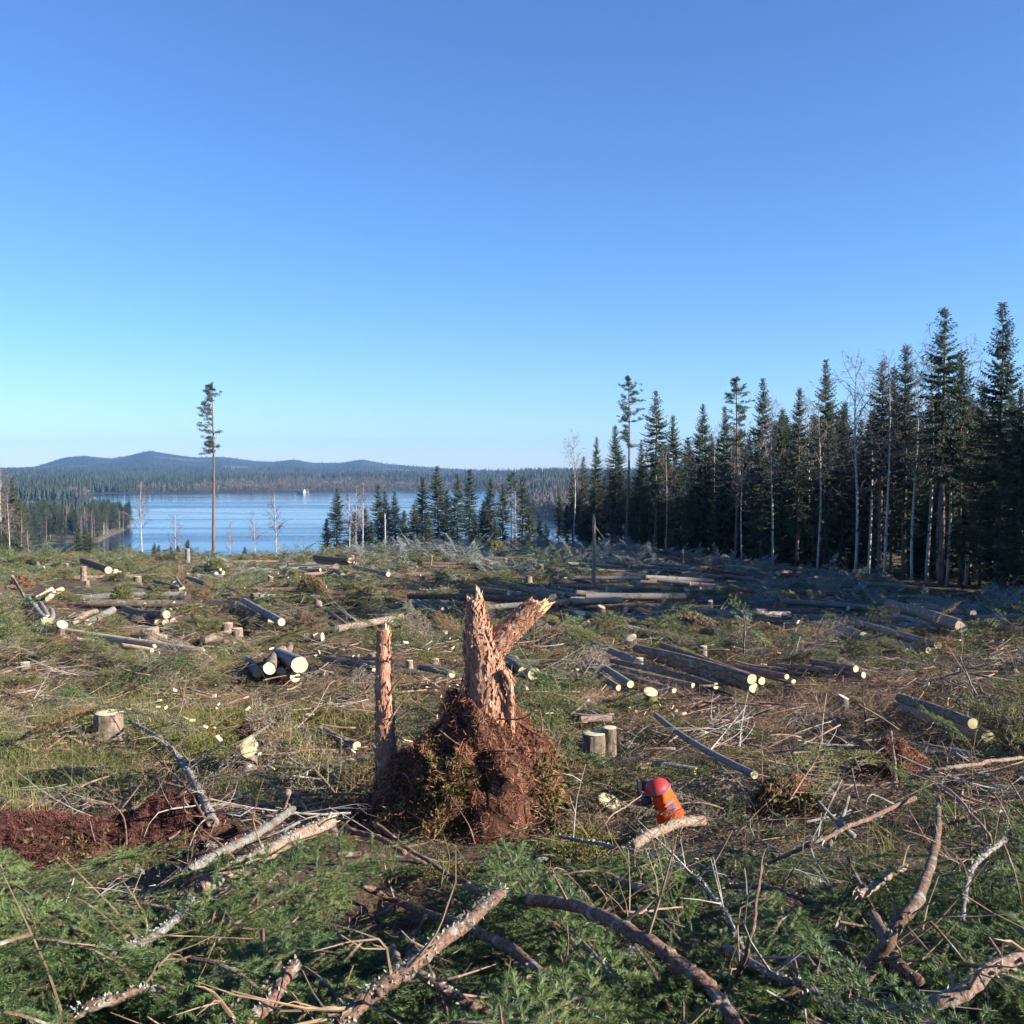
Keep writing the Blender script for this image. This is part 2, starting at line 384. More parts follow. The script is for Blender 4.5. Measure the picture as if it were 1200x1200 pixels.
link('ground', mb.mesh('ground', MAT['ground']), kind='structure', label='felled hillside covered with litter and moss', cat='ground')

# peninsula on the left
def pen_h(x, y):
    px = 600 + 1200 * x / y
    front = np.interp(px, [-500, 30, 60, 115, 130, 150, 153], [470, 500, 520, 530, 580, 640, 700])
    back = np.interp(px, [-500, 60, 130, 150, 153], [900, 800, 740, 690, 700])
    e = np.minimum(y - front, back - y)
    return np.clip(e * .12, -2, 1.2) + 2.5 * sstep(10, 90, e)
px_, yy = np.meshgrid(np.linspace(-300, 156, 90), np.linspace(450, 920, 80), indexing='ij'); xx = (px_ - 600) / 1200 * yy
n1, n2 = xx.shape
ii, jj = np.meshgrid(np.arange(n1 - 1), np.arange(n2 - 1), indexing='ij')
Q = np.stack([ii * n2 + jj, (ii + 1) * n2 + jj, (ii + 1) * n2 + jj + 1, ii * n2 + jj + 1], -1).reshape(-1, 4)
mb = MB(); mb.add(np.stack([xx, yy, pen_h(xx, yy)], -1).reshape(-1, 3), None, Q)
link('peninsula_ground', mb.mesh('peninsula_ground', MAT['shore']), kind='structure', label='low wooded point running out into the lake', cat='shore')

# ------------------------------------------------------------------ instancing of uncountable stuff
def proto(name, mb, m=None, smooth=False):
    o = bpy.data.objects.new(name, mb.mesh(name, m, smooth) if isinstance(mb, MB) else mb)
    return o
def scatter(name, label, cat, protos, P, rot, scl, idx):
    me = bpy.data.meshes.new(name)
    P = np.asarray(P, np.float32); n = len(P)
    me.vertices.add(n); me.vertices.foreach_set('co', P.ravel())
    a = me.attributes.new('rot', 'FLOAT_VECTOR', 'POINT'); a.data.foreach_set('vector', np.asarray(rot, np.float32).ravel())
    scl = np.asarray(scl, np.float32); scl = np.repeat(scl[:, None], 3, 1) if scl.ndim == 1 else scl
    a = me.attributes.new('scl', 'FLOAT_VECTOR', 'POINT'); a.data.foreach_set('vector', scl.ravel())
    a = me.attributes.new('idx', 'INT', 'POINT'); a.data.foreach_set('value', np.asarray(idx, np.int32))
    o = link(name, me, kind='stuff', label=label, cat=cat)
    ng = bpy.data.node_groups.new(name + '_scatter', 'GeometryNodeTree')
    ng.interface.new_socket('Geometry', in_out='INPUT', socket_type='NodeSocketGeometry')
    ng.interface.new_socket('Geometry', in_out='OUTPUT', socket_type='NodeSocketGeometry')
    N, L = ng.nodes, ng.links
    gi, go = N.new('NodeGroupInput'), N.new('NodeGroupOutput')
    j = N.new('GeometryNodeJoinGeometry')
    for p in protos:
        ob = N.new('GeometryNodeObjectInfo'); ob.inputs['Object'].default_value = p; ob.inputs['As Instance'].default_value = False
        g = N.new('GeometryNodeGeometryToInstance'); L.new(ob.outputs['Geometry'], g.inputs[0]); L.new(g.outputs[0], j.inputs[0])
    def attr(nm, t):
        k = N.new('GeometryNodeInputNamedAttribute'); k.data_type = t; k.inputs['Name'].default_value = nm
        return k.outputs[0]
    ip = N.new('GeometryNodeInstanceOnPoints'); ip.inputs['Pick Instance'].default_value = True
    L.new(gi.outputs[0], ip.inputs['Points']); L.new(j.outputs[0], ip.inputs['Instance'])
    L.new(attr('idx', 'INT'), ip.inputs['Instance Index'])
    er = N.new('FunctionNodeEulerToRotation'); L.new(attr('rot', 'FLOAT_VECTOR'), er.inputs[0]); L.new(er.outputs[0], ip.inputs['Rotation'])
    L.new(attr('scl', 'FLOAT_VECTOR'), ip.inputs['Scale'])
    L.new(ip.outputs[0], go.inputs[0])
    md = o.modifiers.new('scatter', 'NODES'); md.node_group = ng
    return o

# ------------------------------------------------------------------ trees
def fol(mb, P, D, L, W, seed): mb.leaves(P, D, L, W, seed)

def spruce(seed, H, cb, R, dens=1.0, droop=.35, thin=0.0, name='spruce'):
    """a spruce: tapered trunk with dead lower snags, whorls of drooping boughs hung with needle sprays"""
    r = np.random.default_rng(seed)
    tk = MB(); lean = r.normal(0, .006, 2)
    zs = np.linspace(0, H, 14); P = np.stack([lean[0] * zs + .04 * np.sin(zs * .7 + seed), lean[1] * zs + .04 * np.cos(zs * .6), zs], 1)
    r0 = .012 * H * .8 + .03
    tk.tube(P, r0 * (1 - zs / H) ** .8 + .012, 8)
    ax = lambda z: np.array([lean[0] * z + .04 * math.sin(z * .7 + seed), lean[1] * z + .04 * math.cos(z * .6), z])
    cr = MB(); PP, DD, LL, WW = [], [], [], []
    z = cb * H
    while z < H - .12:
        f = (H - z) / (H * (1 - cb))
        nb = r.integers(5, 8)
        for k in range(nb):
            if r.random() < thin * (0.4 + .6 * f): continue
            L = R * min(1.0, f / .62) ** .92 * r.uniform(.6, 1.12) + .10
            if f > .7: L *= r.uniform(.6, 1.0)
            a = r.uniform(0, 2 * math.pi)
            o = np.array([math.cos(a), math.sin(a), 0]); sd_ = np.array([-o[1], o[0], 0])
            rise = .55 * (1 - f) ** 2 - droop * f
            ns = max(4, int(L / .11 * dens)); s = np.linspace(.12, 1, ns)
            c = ax(min(H - .05, z + r.uniform(-.22, .22)))
            pts = c + o * (s * L)[:, None] + np.array([0, 0, 1.0]) * (rise * s * L + .22 * L * s ** 3 * droop * 2)[:, None] + sd_ * (np.sin(s * 3 + a) * .05 * L)[:, None]
            tk.tube(np.vstack([c, pts[len(pts) // 2], pts[-1]]), [.008 + .009 * L, .012, .004], 3, cap=False)
            for q in (-1, 1, 0):
                m = r.random(ns) < .93
                n = int(m.sum())
                dirv = o * r.uniform(.35, .9, (n, 1)) + sd_ * (q * r.uniform(.5, 1.0, (n, 1))) + np.array([0, 0, -1.0]) * r.uniform(.05, .75, (n, 1)) * (1 if q else 1.1)
                ll = r.uniform(.16, .40, n) * (1.15 - .55 * s[m]) * (.55 + .6 * min(1, L / 1.4))
                PP.append(pts[m] + r.normal(0, .02, (n, 3))); DD.append(dirv); LL.append(ll); WW.append(ll * r.uniform(.13, .22, n))
            PP.append(pts[-1:]); DD.append(o[None] + [0, 0, .15]); LL.append(np.array([.25])); WW.append(np.array([.045]))
        z += (.17 + .18 * f) * r.uniform(.8, 1.2) * (H / 18) ** .5
    PP.append(np.tile(ax(H - .5), (10, 1)) + np.stack([np.zeros(10), np.zeros(10), np.linspace(0, .5, 10)], 1)); DD.append(np.stack([r.normal(size=10), r.normal(size=10), np.full(10, .9)], 1)); LL.append(np.full(10, .22)); WW.append(np.full(10, .035))
    fol(cr, np.vstack(PP), np.vstack(DD), np.concatenate(LL), np.concatenate(WW), seed)
    for k in range(int(cb * H * 4)):              # dead snags under the crown
        z = r.uniform(.02, cb) * H; a = r.uniform(0, 6.28); L = r.uniform(.3, 1.3)
        o = np.array([math.cos(a), math.sin(a), -r.uniform(.05, .5)])
        tk.tube([ax(z), ax(z) + o * L * .6, ax(z) + o * L + [0, 0, -.1]], [.016, .009, .003], 3, cap=False)
    return tk.mesh(name + '_trunk', MAT['trunk']), cr.mesh(name + '_crown', MAT['crown'], False)

def pine(seed, H, cb, R, side=None, name='pine'):
    r = np.random.default_rng(seed); tk = MB(); cr = MB()
    zs = np.linspace(0, H, 14); ax = lambda z: np.array([.10 * math.sin(z * .25 + seed), .08 * math.cos(z * .22), z])
    tk.tube([ax(z) for z in zs], (.0072 * H + .03) * (1 - zs / H) ** .7 + .015, 8)
    PP, DD, LL, WW = [], [], [], []
    def clump(c, s, n):
        v = r.normal(size=(n, 3)); v[:, 2] = np.abs(v[:, 2]) * .9 + .15
        PP.append(c + r.normal(0, s * .38, (n, 3)) * [1, 1, .6]); DD.append(v); LL.append(r.uniform(.14, .30, n)); WW.append(r.uniform(.018, .034, n))
    z = cb * H
    while z < H - .2:
        f = (H - z) / (H * (1 - cb))
        for k in range(r.integers(2, 5)):
            a = r.uniform(0, 6.28)
            if side is not None and r.random() < .72: a = side + r.normal(0, .7)
            L = R * (.12 + .88 * min(1, f / .55) ** .8) * r.uniform(.4, 1.15) * (1 if f < .8 else .7)
            o = np.array([math.cos(a), math.sin(a), r.uniform(-.15, .3) + .45 * (1 - f)])
            c = ax(z); e = c + o * L; mid = c + o * L * .5 + [0, 0, -.06 * L]
            tk.tube([c, mid, e], [.03, .018, .006], 4, cap=False)
            for s in np.arange(.35, 1.05, .16):
                if r.random() < .85: clump(c + o * L * s + r.normal(0, .10, 3), .20 + .13 * f, 30)
        z += r.uniform(.35, .75)
    clump(ax(H - .25), .16, 30); clump(ax(H - .6), .25, 40)
    cr.leaves(np.vstack(PP), np.vstack(DD), np.concatenate(LL), np.concatenate(WW), seed)
    for k in range(10):
        z = r.uniform(.35, cb) * H; a = r.uniform(0, 6.28); L = r.uniform(.2, .9); o = np.array([math.cos(a), math.sin(a), r.uniform(-.3, .2)])
        tk.tube([ax(z), ax(z) + o * L], [.014, .004], 3, cap=False)
    return tk.mesh(name + '_trunk', MAT['pine_trunk']), cr.mesh(name + '_crown', MAT['crown_pine'], False)

def birch(seed, H, cb, spread=.28, nb=26, name='birch', twigs=1.0):
    r = np.random.default_rng(seed); tk = MB(); cr = MB()
    zs = np.linspace(0, H, 12); ax = lambda z: np.array([.16 * math.sin(z * .3 + seed), .12 * math.cos(z * .27 + seed), z])
    tk.tube([ax(z) for z in zs], (.0062 * H + .02) * (1 - zs / H) ** .8 + .008, 7)
    def br(p, d, L, rad, lvl):
        n = 4; pts = [p]; q = p.copy(); dd = d.copy()
        for i in range(n):
            dd = dd + r.normal(0, .10, 3) + np.array([0, 0, .10 if lvl < 2 else -.16]); dd /= np.linalg.norm(dd); q = q + dd * L / n; pts.append(q.copy())
        cr.tube(pts, np.linspace(rad, rad * .35, n + 1), 3, cap=False)
        if lvl < 3:
            for k in range(int((5 if lvl == 1 else 4) * twigs) + 1):
                i = r.integers(1, n + 1); e = dd + r.normal(0, .65, 3); e[2] += .15; e /= np.linalg.norm(e)
                br(pts[i], e, L * r.uniform(.35, .6), rad * .62, lvl + 1)
    for k in range(nb):
        z = H * (cb + (1 - cb) * (k + r.random()) / nb * .97); f = (H - z) / (H * (1 - cb)); a = r.uniform(0, 6.28)
        d = np.array([math.cos(a) * .75, math.sin(a) * .75, .75]); d /= np.linalg.norm(d)
        br(ax(z), d, spread * H * (.25 + .75 * f ** .6) * r.uniform(.6, 1.1) * .8, .020 + .024 * f, 1)
    return tk.mesh(name + '_trunk', MAT['birch']), cr.mesh(name + '_branches', MAT['birch_twig'], False)

TREE_H = {}
def register(key, name, meshes, H): TREE_H[key] = (name, meshes, H)
for i in range(4): register('s%d' % i, 'spruce_tree', spruce(100 + i, 20, [.08, .16, .05, .22][i], [2.9, 2.6, 3.1, 2.4][i], 1.05, [.38, .45, .34, .5][i]), 20)
register('t0', 'spruce_tree', spruce(120, 20, .40, 2.3, .95, .45, .10), 20)
register('t1', 'spruce_tree', spruce(121, 20, .5, 2.0, .95, .5, .15), 20)
for i in range(3): register('y%d' % i, 'spruce_tree', spruce(130 + i, 10, .05, [1.9, 1.6, 2.1][i], .95, .3), 10)
register('p0', 'pine_tree', pine(140, 20, .60, 2.2), 20)
register('p1', 'pine_tree', pine(141, 20, .62, 2.0), 20)
register('pl', 'pine_tree', pine(143, 20, .62, 1.75, side=math.pi), 20)
for i in range(3): register('b%d' % i, 'birch_tree', birch(150 + i, 18, [.40, .45, .32][i], [.26, .22, .30][i], 24), 18)
register('bs', 'birch_tree', birch(160, 9, .35, .26, 20, twigs=.9), 9)

def tree(key, x, y, H, label, group=None, z=None, rz=None, wid=1.0, kindw='tree'):
    name, (tm, cm), H0 = TREE_H[key]
    z = float(ground(x, y)) - .1 if z is None else z
    o = link(name, None, (x, y, z), None, label, kindw, group)
    o.empty_display_size = .2
    k = H / H0
    o.scale = (k * wid, k * wid, k); o.rotation_euler = (0, 0, rng.uniform(0, 6.28) if rz is None else rz)
    link('trunk', tm, parent=o); link('branches' if name == 'birch_tree' else 'crown', cm, parent=o)
    return o
def tree_px(key, px, top, d, label, group=None, **kw):
    x = (px - 600) / 1200 * d; zt = at(px, top, d)[2]; zg = float(ground(x, d)) - .1
    return tree(key, x, d, max(2.0, zt - zg), label, group, **kw)

# the forest edge on the right, trees from left to right: kind, photo column, top row, metres behind the edge
def edge_d(px):
    u = (px - 600) / 1200; t = (140 * u - 6) / (28 + 72 * u); return 140 - 72 * np.clip(t, -.05, 1.15)
EDGE = [('s1', 655, 570, 2), ('b0', 673, 508, 0), ('s0', 684, 535, 4), ('y0', 664, 592, 0), ('s3', 698, 512, 1), ('s1', 722, 498, 2), ('p0', 736, 441, 2), ('t0', 769, 458, 3), ('s2', 750, 520, 5), ('s1', 790, 486, 3),
        ('b1', 781, 530, 0), ('s0', 822, 474, 2), ('b2', 838, 500, 6), ('s3', 850, 476, 3), ('p1', 863, 440, 1), ('s0', 893, 444, 2), ('s1', 914, 478, 5), ('s3', 935, 454, 2), ('b1', 947, 470, 6), ('s0', 967, 422, 1),
        ('s1', 986, 470, 4), ('b1', 1003, 418, 0), ('b2', 1020, 440, 2), ('t1', 1032, 424, 1), ('s1', 1046, 428, 3), ('s3', 1061, 404, 2), ('b1', 1072, 430, 0), ('b0', 1090, 392, 3), ('t0', 1105, 361, 0), ('b2', 1133, 402, 4), ('s1', 1127, 410, 2), ('s0', 1170, 356, 0), ('s3', 1150, 450, 4), ('s2', 1196, 452, -2), ('b1', 905, 470, -1), ('b0', 960, 455, -1), ('b1', 1040, 420, -1), ('b0', 870, 500, -1), ('b1', 1112, 420, 1), ('b1', 815, 510, 2)]
cnt = {}
names = {'spruce_tree': 'spruce', 'pine_tree': 'tall pine', 'birch_tree': 'bare birch'}
for key, px, top, off in sorted(EDGE, key=lambda e: e[1]):
    nm = names[TREE_H[key][0]]; k = cnt.get(nm, 0); cnt[nm] = k + 1
    lab = f'{nm} along the shaded forest edge, {ORD[k]} {nm} from the lake side'
    if nm == 'tall pine': lab = ['tall pine rising above the lake end of the forest edge', 'tall pine rising from the middle of the forest edge'][k]
    d = float(edge_d(px)) + off
    tree_px(key, px, top, d, lab, 'trees along the forest edge', wid=1.0 if key[0] != 's' else rng.uniform(.72, 1.0))
# dense ranks of spruce and birch behind the edge
for k in range(140):
    t = rng.uniform(-.03, 1.0); e = np.array([6 + 28 * t, 140 - 72 * t]); back = np.array([.93, .36]) * rng.uniform(3, 34) 
    p = e + back; px = 600 + 1200 * p[0] / p[1]
    if px < 668: continue
    key = ['s0', 's1', 's2', 's3', 't0', 'b0', 'b1', 'y2', 's1', 's0'][rng.integers(0, 10)]
    lim = np.interp(px, [668, 720, 800, 870, 960, 1080, 1250], [552, 535, 512, 492, 478, 465, 455]) + rng.uniform(0, 45)
    zt = at(px, lim, p[1])[2]; H = zt - float(ground(*p))
    if TREE_H[key][0] == 'birch_tree': tree(key, p[0], p[1], H, 'bare birch standing deep among the dark spruces', 'birches deep in the forest')
    else: tree(key, p[0], p[1], H, 'dark spruce in the crowded ranks behind the forest edge', 'spruces deep in the forest', wid=1.05)
for k in range(46):    # young trees and low boughs filling the shaded forest floor
    t = rng.uniform(0, 1.06); p = np.array([6 + 28 * t, 140 - 72 * t]) + np.array([.93, .36]) * rng.uniform(.3, 12)
    tree('y%d' % rng.integers(0, 3), p[0], p[1], rng.uniform(3, 9), 'young spruce growing under the taller forest edge trees', 'young spruces at the forest edge', wid=1.15)
# the forest goes on past the right of the picture and shades the slope
for k in range(62):
    t = rng.random(); y = 66 - 53 * t; x = 37 - 6 * t + rng.uniform(0, 15)
    key = ['s0', 's1', 's2', 's3', 't0', 's0'][rng.integers(0, 6)]
    tree(key, x, y, rng.uniform(15, 20), 'spruce in the forest past the near end of the edge', 'spruces past the near end of the forest')

# spruces and birches below the brow of the hill, in front of the lake
BROW = [('s2', 394, 572, 160), ('y1', 382, 608, 160), ('bs', 408, 574, 158), ('bs', 418, 568, 160), ('y0', 415, 600, 168), ('y2', 428, 596, 170), ('bs', 425, 566, 156), ('s3', 443, 568, 172), ('s1', 452, 575, 168), ('s0', 463, 576, 166),
        ('y0', 473, 598, 170), ('s1', 494, 558, 172), ('y2', 485, 590, 165), ('s2', 514, 546, 170), ('y1', 524, 575, 178), ('s0', 536, 556, 165), ('s3', 550, 550, 172), ('y0', 556, 602, 160), ('s1', 574, 560, 176), ('y2', 566, 590, 168), ('b0', 587, 556, 168),
        ('s1', 590, 566, 160), ('p1', 600, 552, 174), ('s0', 612, 558, 165), ('bs', 605, 575, 158), ('y1', 622, 590, 158), ('y0', 632, 604, 152), ('y1', 640, 610, 150), ('y2', 580, 608, 152), ('y0', 502, 600, 160), ('y1', 435, 612, 158)]
cnt = {}
for key, px, top, d in sorted(BROW, key=lambda e: e[1]):
    nm = {'spruce_tree': 'spruce', 'pine_tree': 'pine', 'birch_tree': 'bare birch'}[TREE_H[key][0]]; k = cnt.get(nm, 0); cnt[nm] = k + 1
    lab = f'{nm} before the lake in the mid-slope clump, {ORD[k]} {nm} from the left' if nm != 'pine' else 'pine in the mid-slope clump of trees before the lake'
    tree_px(key, px, top, d, lab, 'clump of trees on the brow before the lake', wid=(1.15 if key[0] == 's' else 1.0))
tree_px('pl', 250, 449, 122, 'lone tall pine with a bare trunk rising above the lake', rz=math.pi * .0)
tree_px('bs', 166, 563, 112, 'thin white birch stem standing alone left of the lone pine')
tree_px('bs', 322, 575, 125, 'thin pale birch standing alone right of the lone pine')
tree_px('bs', 268, 612, 118, 'small bare birch close beside the foot of the lone pine')
tree_px('bs', 297, 600, 122, 'small bare birch halfway between lone pine and next birch')
tree_px('bs', 206, 604, 190, 'faint leafless birch sapling against the open lake')
LEFT = [('s1', 16, 558, 170), ('s0', 2, 572, 176), ('s3', 30, 590, 182), ('b0', 1, 548, 160), ('s2', -12, 560, 170), ('y0', 40, 640, 160), ('s0', 22, 585, 166), ('b1', 9, 580, 158), ('b1', 24, 598, 160), ('bs', 32, 622, 152), ('s1', -30, 565, 175), ('s3', 8, 600, 160), ('y2', 20, 620, 156), ('y1', 2, 625, 155)]
cnt = {}
for key, px, top, d in sorted(LEFT, key=lambda e: e[1]):
    nm = {'spruce_tree': 'spruce', 'birch_tree': 'white-stemmed birch'}[TREE_H[key][0]]; k = cnt.get(nm, 0); cnt[nm] = k + 1
    tree_px(key, px, top, d, f'{nm} in the stand at the picture\'s left edge, {ORD[k]} from the left', 'stand of trees at the left edge')
SMALL = [(90, 622, 140), (98, 618, 150), (104, 626, 138), (119, 645, 125), (139, 641, 122), (180, 637, 122), (185, 647, 120), (199, 640, 122), (207, 645, 120), (219, 632, 125), (286, 641, 124), (84, 640, 130)]
for k, (px, top, d) in enumerate(SMALL):
    tree_px('y%d' % (k % 3), px, top, d, f'small spruce peeping over the brow, {ORD[[s[0] for s in sorted(SMALL)].index(px)]} of its row from the left', 'small spruces peeping over the brow', wid=1.3)

# trees on the peninsula
k = 0
for i in range(900):
    px = rng.uniform(-30, 152) if i % 3 else rng.uniform(100, 153); y = float(np.interp(px, [-500, 30, 60, 115, 130, 150, 153], [470, 500, 520, 530, 580, 640, 700])) + rng.uniform(2, 60) ** 1.0; x = (px - 600) / 1200 * y
    e = float(pen_h(np.array(x), np.array(y)))
    if e < .25 or k >= 150: continue
    if e > 3.2 and y > 620 and rng.random() < .6: continue
    k += 1
    key = ['t0', 's2', 'p0', 's1', 's3', 'b1', 't0', 's0', 'p1', 'b0'][rng.integers(0, 10)]
    H = rng.uniform(14, 20) if TREE_H[key][0] != 'birch_tree' else rng.uniform(12, 17)
    if px > 128: H *= .85
    if TREE_H[key][0] == 'birch_tree': tree(key, x, y, H, 'bare birch among the conifers on the wooded point', 'birches on the wooded point', z=e - .2)
    else: tree(key, x, y, H, 'conifer standing on the wooded point in the lake', 'conifers on the wooded point', z=e - .2, wid=1.3)

# ------------------------------------------------------------------ far woods on the hills: one mass
def far_conifer(seed):
    r = np.random.default_rng(seed); m = MB(); H = 18
    for z0, z1, rad in ((2.5, 9, 2.4), (6, 13, 1.9), (10, 18, 1.25)):
        A = np.linspace(0, 6.283, 6, endpoint=False) + r.random(); k = rad * r.uniform(.7, 1.2, 6)
        V = [(math.cos(a) * q, math.sin(a) * q, z0 + r.uniform(-1, 1)) for a, q in zip(A, k)] + [(0, 0, z1)]
        m.add(V, [(i, (i + 1) % 6, 6) for i in range(6)])
    return proto('far_conifer', m, MAT['far_tree'])
def far_birch(seed):
    r = np.random.default_rng(seed); m = MB(); n = 34
    P = np.stack([r.normal(0, 1.1, n), r.normal(0, 1.1, n), r.uniform(4, 12, n)], 1); D = np.stack([r.normal(0, .4, n), r.normal(0, .4, n), np.ones(n)], 1)
    m.blades(P, D, 3.4, .28, seed); m.tube([(0, 0, 0), (0, 0, 12)], [.2, .05], 3, cap=False)
    return proto('far_birch', m, MAT['far_birch'])
fp = [far_conifer(1), far_conifer(2), far_conifer(3), far_birch(1), far_birch(2)]
n = 52000
px_ = rng.uniform(-260, 1460, n); pos = rng.random(n)
yf = 1 / (pos * (1 / 640 - 1 / 5700) + 1 / 5700)
x = (px_ - 600) / 1200 * yf; z = far_h(x, yf)
# inland hills show mostly their near slopes: keep what stands on land
keep = z > .4
x, yf, z, px_ = x[keep], yf[keep], z[keep], px_[keep]
birchy = (fbm(x / 160, yf / 260, 3, 33) + .25 * np.exp(-z / 5) > .71) | ((px_ > 596) & (yf < 1100) & (rng.random(len(x)) < .75))
idx = np.where(birchy, rng.integers(0, 2, len(x)), rng.integers(2, 5, len(x)))     # joined prototypes come in reverse order
sc = rng.uniform(.65, 1.05, len(x)) * np.interp(yf, [1500, 3500, 5600], [1.0, .75, .55])
pp = rng.uniform(-250, 148, 700); py_ = rng.uniform(560, 780, 700); pxx = (pp - 600) / 1200 * py_; pz = pen_h(pxx, py_); kk = pz > 1.0      # woods on the inner part of the point
x = np.concatenate([x, pxx[kk]]); yf = np.concatenate([yf, py_[kk]]); z = np.concatenate([z, pz[kk]]); idx = np.concatenate([idx, rng.integers(1, 5, kk.sum())]); sc = np.concatenate([sc, rng.uniform(.6, .95, kk.sum())])
rot = np.zeros((len(x), 3)); rot[:, 2] = rng.uniform(0, 6.28, len(x))
scatter('far_forest', 'mixed forest covering the hills and shores beyond the lake', 'forest', fp, np.stack([x, yf, z - .5], 1), rot, np.stack([sc * 1.15, sc * 1.15, sc], 1), idx)

# cottages on the far shore
def cottage(px, py, w, label, c='house_w'):
    yy_ = EYE * 1200 / (py - 545) + 22; p = at(px, py, yy_); zg = float(far_h(np.array(p[0]), np.array(yy_))) + .3
    o = link('cottage', None, (p[0], p[1], zg), None, label, 'cottage', 'cottages on the far shore')
    o.rotation_euler = (0, 0, rng.uniform(-.5, .5)); d = w * .7; h = w * .38
    m = MB(); m.box((0, 0, h / 2), (w / 2, d / 2, h / 2)); m.add([(-w / 2, -d / 2, h), (-w / 2, d / 2, h), (-w / 2, 0, h + d * .4), (w / 2, -d / 2, h), (w / 2, d / 2, h), (w / 2, 0, h + d * .4)], [(0, 2, 1), (3, 4, 5)])
    link('wall', m.mesh('wall', MAT[c], False), parent=o)
    m = MB(); e = w / 2 + .4; m.add([(-e, -d / 2 - .5, h - .2), (e, -d / 2 - .5, h - .2), (e, 0, h + d * .4 + .15), (-e, 0, h + d * .4 + .15), (-e, d / 2 + .5, h - .2), (e, d / 2 + .5, h - .2)], None, [(0, 1, 2, 3), (3, 2, 5, 4)])
    rf = link('roof', m.mesh('roof', MAT['house_r'], False), parent=o)
    m = MB(); m.box((w * .2, 0, h + d * .5), (.35, .35, .9)); link('chimney', m.mesh('chimney', MAT['house_w'], False), parent=rf)
    for q in (-.28, .28):
        m = MB(); m.box((w * q, -d / 2 - .04, h * .55), (w * .08, .04, h * .2)); link('window', m.mesh('window', MAT['house_g'], False), parent=o)
cottage(353, 578.6, 10, 'larger white cottage in the pair by the far shore')
cottage(359, 578.4, 7, 'smaller white cottage in the pair by the far shore')
cottage(109, 587.5, 8, 'long pale boathouse at the tip of the left-hand far woods')
# the air between: a closed box of thin haze
m = MB(); m.box((0, 2900, 65), (5200, 3150, 118))
hz = link('haze', m.mesh('haze', None, False), kind='stuff', label='thin bluish haze softening the far hills', cat='haze')
hm = bpy.data.materials.new('haze_air'); hm.use_nodes = True; hn = hm.node_tree.nodes; hn.clear()
pv = hn.new('ShaderNodeVolumePrincipled'); pv.inputs['Color'].default_value = (.27, .57, 1.0, 1); pv.inputs['Density'].default_value = .000095; pv.inputs['Anisotropy'].default_value = .2
pv.inputs['Density Attribute'].default_value = ''; pv.inputs['Color Attribute'].default_value = ''; pv.inputs['Temperature Attribute'].default_value = ''
hm.cycles.homogeneous_volume = True
ho = hn.new('ShaderNodeOutputMaterial'); hm.node_tree.links.new(pv.outputs[0], ho.inputs['Volume']); hz.data.materials.append(hm)

# ------------------------------------------------------------------ slash: boughs, twigs, tufts
def combine(name, parts):
    """one mesh from several builders, each with its own material"""
    Vs, Ts, Qs, tm, qm = [], [], [], [], []; n = 0
    allm = MB(); cnt_t, cnt_q = [], []
    for b, m, sm in parts:
        V = np.vstack(b.V)
        T = np.vstack(b.T) if b.T else None; Q = np.vstack(b.Q) if b.Q else None
        allm.add(V, T, Q); cnt_t.append(0 if T is None else len(T)); cnt_q.append(0 if Q is None else len(Q))
    me = allm.mesh(name, None, False)
    for b, m, sm in parts: me.materials.append(m)
    mi = np.concatenate([np.repeat(np.arange(len(parts)), cnt_t), np.repeat(np.arange(len(parts)), cnt_q)]).astype(np.int32)
    me.polygons.foreach_set('material_index', mi)
    return me

